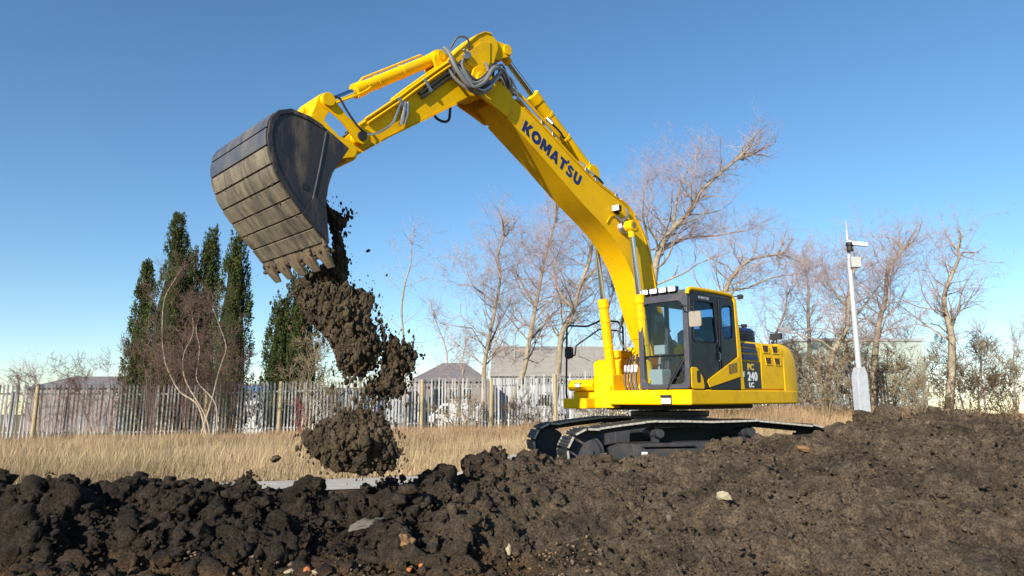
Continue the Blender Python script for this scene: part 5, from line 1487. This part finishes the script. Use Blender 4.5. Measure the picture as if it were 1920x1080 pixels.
# lorry trailers / vans behind the fence
def van(px0, px1, py0, py1, Y, lab, dep=2.2):
    x0, x1 = X_(px0, Y), X_(px1, Y); zb, zt = Z_(py1, Y), Z_(py0, Y)
    zg = gz((x0 + x1) / 2, Y)
    e = empty('box_trailer' if x1 - x0 > 2.2 and 'trailer' in lab else 'van', ((x0 + x1) / 2, Y, zg)); hw = (x1 - x0) / 2
    props(e, lab, 'trailer' if 'trailer' in lab else 'van')
    h = zt - zg
    if 'trailer' in lab:
        MB().side([(-hw, 0.55), (hw, 0.55), (hw, h), (-hw + 0.1, h - 0.45)], 0, dep).build('body', LORRY, e, 0.03)
        MB().box((-hw + 0.2, 0.2, 0.35), (hw - 0.2, dep - 0.2, 0.54)).build('chassis', RUBBER, e)
    else:
        MB().side([(-hw, 0.35), (hw, 0.35), (hw, h * 0.95), (hw - 0.15, h), (-hw + 0.9, h), (-hw + 0.25, h * 0.55), (-hw, h * 0.48)], 0, dep).build('body', LORRY, e, 0.06)
        MB().side([(-hw + 0.45, h * 0.57), (-hw + 1.3, h * 0.57), (-hw + 1.3, h * 0.9), (-hw + 0.92, h * 0.9)], -0.008, -0.002).build('side_window', DARKW, e)
    for wx_ in (-hw * 0.6, hw * 0.6):
        w = MB().cyl((wx_, -0.02, 0.33), (wx_, 0.2, 0.33), 0.33, n=20).build('wheel', RUBBER, e)
        MB().cyl((wx_, -0.03, 0.33), (wx_, -0.021, 0.33), 0.18, n=16).build('rim', STEEL, w)
van(486, 640, 744, 822, 40.0, 'white box trailer with sloping top edge behind the fence')
van(990, 1066, 735, 790, 44.0, 'white van parked behind the fence beside the excavator')
van(805, 905, 756, 800, 44.0, 'white van parked behind the fence right of the soil')

# ------------------------------------------------------------------ camera pole
POLE = mat('pole_grey', (0.44, 0.45, 0.46), 0.55, metal=0.1, var=0.08, dirt=(0.3, 0.28, 0.24), dirt_amt=0.4, dirt_scale=2)
CONC = mat('cabinet_grey', (0.38, 0.40, 0.42), 0.75, var=0.12, var_scale=5, dirt=(0.28, 0.25, 0.2), dirt_amt=0.5, dirt_scale=3, bump=0.15)
Yp = 22.0
pb = at(1618, 778, Yp); pz = gz(pb.x, Yp)
pole = empty('camera_pole', (pb.x, Yp, pz))
props(pole, 'grey surveillance camera pole with tall base cabinet at the right', 'camera pole')
H = at(1600, 432, Yp).z - pz
ob = pb.z - pz
m = MB(); m.front([(-0.20, -0.1), (0.20, -0.1), (0.185, 1.25 + ob), (0.11, 1.48 + ob), (-0.09, 1.48 + ob), (-0.185, 1.20 + ob)], -0.15, 0.15)
c = m.build('base_cabinet', CONC, pole, 0.02); c.rotation_euler = (0, 0, R(-78))
MB().box((0.152, -0.14, 0.25 + ob), (0.160, 0.14, 1.15 + ob)).build('cabinet_door', CONC, c, 0.004)
m = MB(); m.cyl((0, 0, 1.4 + ob), (0, 0, H * 0.86), 0.085, 0.075, n=20); m.cyl((0, 0, H * 0.86), (0, 0, H), 0.06, 0.03, n=16); m.cyl((0, 0, H), (0, 0, H + 0.35), 0.012, 0.008, n=8)
m.build('mast', POLE, pole)
zb = at(1590, 494, Yp).z - pz
m = MB(); m.box((-0.05, -0.26, zb - 0.17), (0.26, -0.09, zb + 0.17)); m.build('equipment_box', PLASTIC, pole, 0.015)
zc2 = at(1590, 460, Yp).z - pz
m = MB(); m.obox((0.22, -0.2, zc2), (1, -0.25, -0.18), (0.25, 1, 0), (0.18, 0, 1), 0.28, 0.075, 0.06); m.cyl((0, 0, zc2 - 0.05), (0.12, -0.12, zc2 - 0.05), 0.035, n=10)
m.build('camera_housing', WHITE, pole, 0.012)
m = MB(); m.cyl((-0.02, -0.14, zc2 - 0.22), (-0.02, -0.14, zc2 - 0.04), 0.10, 0.075, n=16); m.cyl((-0.02, -0.14, zc2 - 0.04), (-0.02, -0.14, zc2 + 0.06), 0.12, 0.10, n=16)
m.build('dome_camera', RUBBER, pole)

# ------------------------------------------------------------------ dry grass
def grass(name, n, xr, yr, h0, h1, seed, label):
    rs = np.random.default_rng(seed)
    x = rs.uniform(*xr, n); y = yr[0] + (yr[1] - yr[0]) * rs.random(n) ** 1.35
    yroad = 14.3 + (x + 3.9) * 0.40
    keep = (y > yroad + 1.1) & ~((x > -1.0) & (x < 7.2) & (y < 18.6)) & (np.abs(x) < y * 0.80 + 2)
    x, y = x[keep], y[keep]; n = len(x)
    z = back_h(x, y)
    clump = noise2(x * 0.55, y * 0.55, 31) + 0.5 * noise2(x * 1.7, y * 1.7, 32)
    front = sstep(0, 2.5, y - (14.3 + (x + 3.9) * 0.40) - 1.0)
    h = rs.uniform(h0, h1, n) * (1 + 0.85 * clump) * (0.30 + 0.70 * front)
    tall = rs.random(n) < 0.05
    h[tall] *= rs.uniform(1.3, 2.3, tall.sum())
    w = rs.uniform(0.004, 0.0085, n)
    a = rs.random(n) * math.pi
    sx, sy = np.cos(a) * w, np.sin(a) * w
    ln = rs.normal(size=(n, 2)) * 0.30 + np.array([0.08, 0.0])
    p0 = np.stack([x - sx, y - sy, z - 0.03], 1); p1 = np.stack([x + sx, y + sy, z - 0.03], 1)
    tip = np.stack([x + ln[:, 0] * h, y + ln[:, 1] * h, z + h], 1)
    V = np.stack([p0, p1, tip], 1).reshape(-1, 3)
    F = np.arange(len(V)).reshape(-1, 3)
    me = raw_mesh(name, V, F, 3)
    pal = np.array([(0.52, 0.39, 0.23), (0.42, 0.30, 0.17), (0.60, 0.48, 0.31), (0.30, 0.205, 0.12), (0.30, 0.28, 0.13)])
    col = pal[rs.choice(5, n, p=[.34, .26, .2, .12, .08])] * np.array([0.93, 0.90, 0.88]) * rs.uniform(0.75, 1.15, (n, 1)) * (1 + 0.5 * noise2(x * 0.35, y * 0.35, 33)[:, None] + 0.35 * noise2(x * 1.9, y * 1.9, 34)[:, None]) * (1 - 0.25 * sstep(22, 30, y)[:, None] * np.array([0.6, 1.0, 1.1]))
    col = np.clip(np.concatenate([col, np.ones((n, 1))], 1), 0, 1)
    ca = me.color_attributes.new('tint', 'FLOAT_COLOR', 'POINT'); ca.data.foreach_set('color', np.repeat(col, 3, 0).astype(np.float32).ravel())
    o = link_mesh(name, me, GRASSM)
    props(o, label, None, None, 'stuff')
grass('dry_grass', 700000, (-30, 30), (14.0, 31.5), 0.18, 0.46, 51, 'tall dry straw coloured grass along the fence')

# ------------------------------------------------------------------ soil clods
def ico(sub):
    bm = bmesh.new(); bmesh.ops.create_icosphere(bm, subdivisions=sub, radius=1.0)
    V = np.array([v.co[:] for v in bm.verts]); F = np.array([[v.index for v in f.verts] for f in bm.faces]); bm.free()
    return V, F
ICO2, ICO3, ICO4 = ico(2), ico(3), ico(4)
def clod_shape(base, seed, amp=0.55):
    """lump of broken earth: planes cut off a ball, then roughened"""
    V, F = base
    rs = np.random.default_rng(seed); o = rs.random(3) * 50
    q = V * (0.85 + 0.5 * noise3(V * 1.1 + o))[:, None]
    for _ in range(11):
        n = rs.normal(size=3); n /= np.linalg.norm(n); k = rs.uniform(0.42, 0.78)
        t = q @ n; q = q - np.outer(np.maximum(t - k, 0) * 0.92, n)
    d = noise3(q * 3.1 + o) * 0.30 + (noise3(q * 7.0 + o) * 0.20 if len(V) > 100 else 0) + (noise3(q * 15 + o) * 0.13 if len(V) > 500 else 0)
    q = q + V * (d * amp / 0.55)[:, None]
    return q, F
CL1 = [clod_shape(ico(1), 660 + i, 0.4) for i in range(6)]
CL2 = [clod_shape(ICO2, 600 + i) for i in range(10)]
CL3 = [clod_shape(ICO3, 620 + i) for i in range(10)]
CL4 = [clod_shape(ICO4, 640 + i) for i in range(6)]
def rand_rot(rs):
    q = rs.normal(size=4); q /= np.linalg.norm(q); w, x, y, z = q
    return np.array([[1 - 2 * (y * y + z * z), 2 * (x * y - z * w), 2 * (x * z + y * w)], [2 * (x * y + z * w), 1 - 2 * (x * x + z * z), 2 * (y * z - x * w)], [2 * (x * z - y * w), 2 * (y * z + x * w), 1 - 2 * (x * x + y * y)]])
def clods_mesh(name, pos, rad, rs, sq=(1, 1, 0.8), stretch=None):
    VV, FF, b = [], [], 0
    for p, r in zip(pos, rad):
        lib = CL4 if r > 0.17 else (CL3 if r > 0.075 else (CL2 if r > 0.022 else CL1))
        V, F = lib[rs.integers(len(lib))]
        q = (V @ rand_rot(rs).T) * np.array(sq) * r * rs.uniform(0.8, 1.2, 3)
        VV.append(q + p); FF.append(F + b); b += len(V)
    return raw_mesh(name, np.concatenate(VV), np.concatenate(FF), 3, False)
rs = np.random.default_rng(77)
pos, rad = [], []
def scatter(n, px0, px1, t0, t1, r0, r1, sink=0.35, power=2.2):
    """clods on the front of the bank between two screen azimuths; t is the way up the slope"""
    for _ in range(n):
        px = rs.uniform(px0, px1); th = (px - 960) / FPX; yc = float(yc_of(np.array(px)))
        y = 5.2 + (yc + 0.2 - 5.2) * rs.uniform(t0, t1)
        x = th * y; r = r0 + (r1 - r0) * rs.random() ** power
        pos.append((x, y, r, sink)); 
scatter(70, -60, 960, 0.25, 1.03, 0.10, 0.24, 0.55)
scatter(420, -60, 980, 0.05, 1.05, 0.035, 0.11, 0.40)
scatter(1700, -80, 1000, 0.0, 1.05, 0.012, 0.042, 0.1)
scatter(36, 940, 2000, 0.85, 1.03, 0.07, 0.17, 0.45)
for (px_, yy_, r_) in ((1128, 10.25, 0.20), (1330, 10.3, 0.19), (1372, 10.2, 0.17), (1210, 10.3, 0.15), (1452, 10.35, 0.18), (1475, 10.2, 0.15), (1560, 10.3, 0.2), (1610, 10.3, 0.24), (1655, 10.2, 0.24), (1085, 10.2, 0.13)):
    pos.append(((px_ - 960) / FPX * yy_, yy_, r_, 0.35))
scatter(120, 940, 2000, 0.1, 1.03, 0.03, 0.08, 0.5)
scatter(1100, 940, 2000, 0.0, 1.03, 0.012, 0.04, 0.15)
scatter(4500, -80, 1000, 0.0, 1.05, 0.008, 0.022, 0.0, 1.3)
scatter(4500, 940, 2000, 0.0, 1.03, 0.007, 0.020, 0.0, 1.3)
A = np.array(pos)
zz = bank_h(A[:, 0], A[:, 1])
P3 = np.stack([A[:, 0], A[:, 1], zz + A[:, 2] * (0.5 - A[:, 3])], 1)
o = link_mesh('soil_clods', clods_mesh('soil_clods', P3, A[:, 2], rs), CLOD)
props(o, 'lumps of dark earth lying all over the soil bank', None, None, 'stuff')

# stones picked out by their colour
def stone_mat(n, c): return mat('stone_' + n, c, 0.85, var=0.25, var_scale=7, dirt=(0.06, 0.045, 0.03), dirt_scale=5, dirt_amt=0.7, bump=0.4, bump_scale=30)
STONE = {'pale': stone_mat('pale', (0.38, 0.32, 0.21)), 'orange': stone_mat('orange', (0.42, 0.13, 0.045)), 'tan': stone_mat('tan', (0.24, 0.125, 0.05)), 'grey': stone_mat('grey', (0.115, 0.098, 0.075)), 'cream': stone_mat('cream', (0.40, 0.32, 0.20))}
def on_bank(px, py):
    """first hit of the sight line with the bank"""
    d = at(px, py, 1.0) - Vector((0, 0, CAM_Z))
    ys = np.linspace(4.0, 11.5, 900)
    z = bank_h(d.x * ys, ys); k = np.argmax(CAM_Z + d.z * ys < z)
    return Vector((d.x * ys[k], ys[k], float(z[k])))
stones = [(1357, 934, 0.10, 'pale', (1.1, .6, .6), 'cream oblong stone set in the middle of the right soil slope'),
          (1253, 972, 0.06, 'grey', (.7, .6, 1), 'small grey stone left of the cream stone on the slope'),
          (692, 988, 0.17, 'grey', (1.3, .8, .55), 'flat grey brown rock in the left soil heap'),
          (760, 1020, 0.14, 'tan', (1.1, .9, .8), 'orange tan lump of clay in the hollow of the soil heap'),
          (578, 1071, 0.055, 'orange', (1, .8, .8), 'bright orange brick fragment at the bottom edge'),
          (594, 1074, 0.05, 'cream', (1.2, .8, .6), 'cream stone beside the orange brick fragment'),
          (543, 1074, 0.05, 'cream', (1.3, .8, .5), 'cream stone left of the orange brick fragment'),
          (791, 1063, 0.045, 'orange', (1, .8, .7), 'orange brick fragment near the bottom centre'),
          (768, 1070, 0.035, 'orange', (1, .8, .7), 'smaller orange fragment near the bottom centre'),
          (955, 1035, 0.06, 'cream', (.8, .7, 1), 'pale stone below the dark hollow'),
          (1330, 830, 0.08, 'grey', (1.2, .8, .6), 'grey stone lying against the track roller'),
          (1505, 842, 0.09, 'tan', (1.4, .8, .6), 'tan clay lump below the rear sprocket')]
for i, (px, py, r, c_, sc, lab) in enumerate(stones):
    p = on_bank(px, py)
    V, F = clod_shape(ICO4 if r > 0.08 else ICO3, 700 + i, 0.42)
    me = raw_mesh('stone', V * r * np.array(sc), F, 3, True)
    o = link_mesh('stone', me, STONE[c_]); o.location = p + Vector((0, -r * 0.35, r * 0.15)); o.rotation_euler = (0.1, 0.2, i * 1.7)
    props(o, lab, 'stone')

# loose gravel along the bottom edge
rs = np.random.default_rng(78)
px = rs.uniform(330, 1120, 900); yy = rs.uniform(5.9, 6.75, 900); xx = (px - 960) / FPX * yy
rr = 0.006 + 0.02 * rs.random(900) ** 3
GRAV = mat('gravel', (0.22, 0.14, 0.075), 0.85, color2=(0.09, 0.06, 0.035), var_scale=6)
o = link_mesh('gravel', clods_mesh('gravel', np.stack([xx, yy, bank_h(xx, yy) + rr * 0.3], 1), rr, rs), GRAV)
props(o, 'small brown gravel and grit at the foot of the soil bank', None, None, 'stuff')

# ------------------------------------------------------------------ falling soil
bc = EXM @ Vector((7.5, 0.0, 3.2))
def inside(pt, poly):
    x, y = pt; c = False; n = len(poly)
    for i in range(n):
        x1, y1 = poly[i]; x2, y2 = poly[(i + 1) % n]
        if (y1 > y) != (y2 > y) and x < (x2 - x1) * (y - y1) / (y2 - y1) + x1: c = not c
    return c
def edge_d(pt, poly):
    p = np.array(pt, float); best = 1e9; n = len(poly)
    for i in range(n):
        a = np.array(poly[i], float); b = np.array(poly[(i + 1) % n], float); t = np.clip(np.dot(p - a, b - a) / np.dot(b - a, b - a), 0, 1)
        best = min(best, np.linalg.norm(p - a - t * (b - a)))
    return best
crumbs_p, crumbs_r, loose = [], [], []
def soil_mass(poly, Yc, thick, n, r0, r1, seed, lab, ncrumb=60):
    rs = np.random.default_rng(seed)
    xs = [p[0] for p in poly]; ys = [p[1] for p in poly]
    P, Rr = [], []
    while len(P) < n:
        q = (rs.uniform(min(xs), max(xs)), rs.uniform(min(ys), max(ys)))
        if not inside(q, poly): continue
        ed = edge_d(q, poly) / FPX * Yc
        core = len(P) < n * 0.06
        if core and ed < 0.10: continue
        r = ed * 0.6 if core else min(r0 + (r1 - r0) * rs.random() ** 1.8, max(0.02, ed * 0.9 + 0.012))
        r = min(r, 0.24)
        dep = min(thick, ed * 1.1) * (0.3 if core else 1.0)
        P.append(np.array(at(q[0], q[1], Yc + rs.uniform(-1, 1) * dep))); Rr.append(r)
    P = np.array(P); Rr = np.array(Rr)
    # what touches the core is the mass; the rest are loose clods and crumbs
    left = np.ones(len(P), bool); comp = []
    while left.any():
        st = [int(np.argmax(np.where(left, Rr, -1)))]; left[st[0]] = False; c = []
        while st:
            k = st.pop(); c.append(k)
            d = np.linalg.norm(P - P[k], axis=1); t = left & (d < (Rr + Rr[k]) * 0.62)
            for j in np.nonzero(t)[0]: left[j] = False; st.append(int(j))
        comp.append(c)
    comp.sort(key=len, reverse=True)
    main = comp[0]
    for c in comp[1:]:
        for k in c:
            if Rr[k] > 0.05: loose.append((P[k], Rr[k]))
            else: crumbs_p.append(P[k]); crumbs_r.append(Rr[k])
    for _ in range(ncrumb):
        i = rs.integers(len(poly)); a = np.array(poly[i]); b = np.array(poly[(i + 1) % len(poly)])
        q = a + (b - a) * rs.random() + rs.normal(size=2) * np.array([8, 12])
        crumbs_p.append(np.array(at(q[0], q[1], Yc + rs.normal() * 0.15))); crumbs_r.append(0.005 + 0.024 * rs.random() ** 2.5)
    c = P[main].mean(0)
    tmp = link_mesh('falling_soil', clods_mesh('falling_soil', P[main] - c, Rr[main] * 1.06, rs, sq=(0.85, 0.85, 1.6)), FALLM)
    md = tmp.modifiers.new('merge', 'REMESH'); md.mode = 'VOXEL'; md.voxel_size = 0.0125
    bpy.context.view_layer.update()
    me = bpy.data.meshes.new_from_object(tmp.evaluated_get(bpy.context.evaluated_depsgraph_get()))
    bpy.data.objects.remove(tmp)
    k = len(me.vertices); V = np.empty(k * 3, np.float32); me.vertices.foreach_get('co', V); V = V.reshape(-1, 3).astype(float)
    Nn = np.empty(k * 3, np.float32); me.vertex_normals.foreach_get('vector', Nn); Nn = Nn.reshape(-1, 3)
    st = V * np.array([1, 1, 0.55])
    V += Nn * (chunks3(st, 0.06, 11) * 0.030 + noise3(st * 34) * 0.014)[:, None]
    me.vertices.foreach_set('co', V.astype(np.float32).ravel()); me.update()
    o = link_mesh('falling_soil', me, FALLM); o.location = c
    props(o, lab, 'soil', 'masses of soil falling from the bucket')
YS = bc.y
soil_mass([(606, 372), (622, 392), (640, 400), (654, 402), (652, 420), (640, 434), (648, 470), (654, 500), (652, 528), (640, 540), (600, 548), (560, 545), (552, 530), (575, 515), (600, 500), (622, 480), (622, 440), (610, 400)], YS + 0.25, 0.30, 800, 0.016, 0.07, 801, 'dark soil hanging out of the bucket mouth behind the teeth', 320)
soil_mass([(545, 545), (600, 530), (640, 535), (690, 548), (703, 556), (700, 575), (692, 590), (706, 620), (718, 650), (706, 685), (682, 704), (650, 702), (632, 690), (625, 650), (600, 622), (575, 595), (556, 570)], YS, 0.42, 1500, 0.016, 0.08, 802, 'largest brown mass of soil falling below the bucket', 420)
soil_mass([(716, 600), (722, 625), (740, 632), (770, 645), (784, 665), (778, 690), (762, 700), (758, 715), (768, 730), (748, 745), (716, 752), (690, 745), (682, 722), (700, 705), (716, 690), (712, 650)], YS + 0.1, 0.22, 420, 0.016, 0.06, 803, 'broken cluster of soil lumps falling at the right', 420)
soil_mass([(562, 818), (572, 804), (590, 812), (598, 790), (622, 786), (638, 766), (655, 778), (676, 764), (700, 774), (714, 766), (724, 788), (738, 810), (740, 834), (754, 846), (744, 860), (746, 882), (730, 878), (718, 894), (700, 882), (676, 891), (652, 878), (628, 882), (606, 868), (596, 856), (576, 850), (572, 834)], YS - 0.1, 0.48, 1500, 0.016, 0.08, 804, 'lowest wide mass of soil about to hit the bank', 420)
V, F = clod_shape(ICO3, 850, 0.45)
for p, r in sorted(loose, key=lambda t: -t[1])[:12]:
    o = link_mesh('flying_clod', raw_mesh('flying_clod', V * r * np.array([.9, .9, 1.4]), F, 3, True), FALLM); o.location = p; o.rotation_euler = (r * 90, r * 50, r * 70)
    props(o, 'loose clod of earth flying beside the falling soil masses', 'clod', 'clods flying beside the falling soil')
rs = np.random.default_rng(92)
fall_line = [(605, 520), (640, 590), (680, 640), (705, 700), (690, 760), (665, 830)]
for _ in range(900):
    t = rs.random() * (len(fall_line) - 1); k = int(t); a = np.array(fall_line[k]); b = np.array(fall_line[k + 1])
    q = a + (b - a) * (t - k) + rs.normal(size=2) * np.array([42, 20])
    crumbs_p.append(np.array(at(q[0], q[1], YS + rs.normal() * 0.25))); crumbs_r.append(0.006 + 0.032 * rs.random() ** 3)
o = link_mesh('soil_crumbs', clods_mesh('soil_crumbs', np.array(crumbs_p), crumbs_r, np.random.default_rng(5), sq=(.9, .9, 1.4)), FALLM)
props(o, 'small crumbs of earth raining down around the falling soil', None, None, 'stuff')
for (px, py, r, lab) in ((516, 860, 0.065, 'single small clod flying left of the lowest soil mass'), (690, 470, 0.03, 'tiny clod flying right of the bucket teeth')):
    o = link_mesh('flying_clod', raw_mesh('flying_clod', V * r * np.array([1.2, 1, .8]), F, 3, True), FALLM); o.location = at(px, py, YS); props(o, lab, 'clod')

# mud caked on the lip, teeth and seams of the bucket
rs = np.random.default_rng(91); mp, mr_ = [], []
for _ in range(240):
    v = rs.uniform(-0.78, 0.78); t = rs.random()
    mp.append((7.56 + rs.normal() * 0.03 - 0.06 * t, v, 2.93 - 0.12 * t + rs.normal() * 0.02)); mr_.append(0.012 + 0.05 * rs.random() ** 2)
for _ in range(120):
    a = s0 + step * rs.integers(3, 8) + rs.normal() * 0.015; q = bx_(a); d = Vector((q[0] - 7.75, q[1] - 3.75)).normalized() * 0.02
    mp.append((q[0] + d.x, rs.uniform(-0.76, 0.76), q[1] + d.y)); mr_.append(0.008 + 0.016 * rs.random() ** 2)
for _ in range(90):
    a = rs.uniform(0.75, L_[-1]); q = bx_(a); k = rs.uniform(0.02, 0.1)
    q = ins(q, k); mp.append((q[0], HBK + 0.012, q[1])); mr_.append(0.008 + 0.018 * rs.random() ** 2)
o = link_mesh('mud', clods_mesh('mud', np.array(mp), np.array(mr_), rs, sq=(0.8, 0.8, 0.8)), FALLM, bucket)
o['kind'] = 'stuff'; o['label'] = 'wet mud caked along the bucket lip and seams'
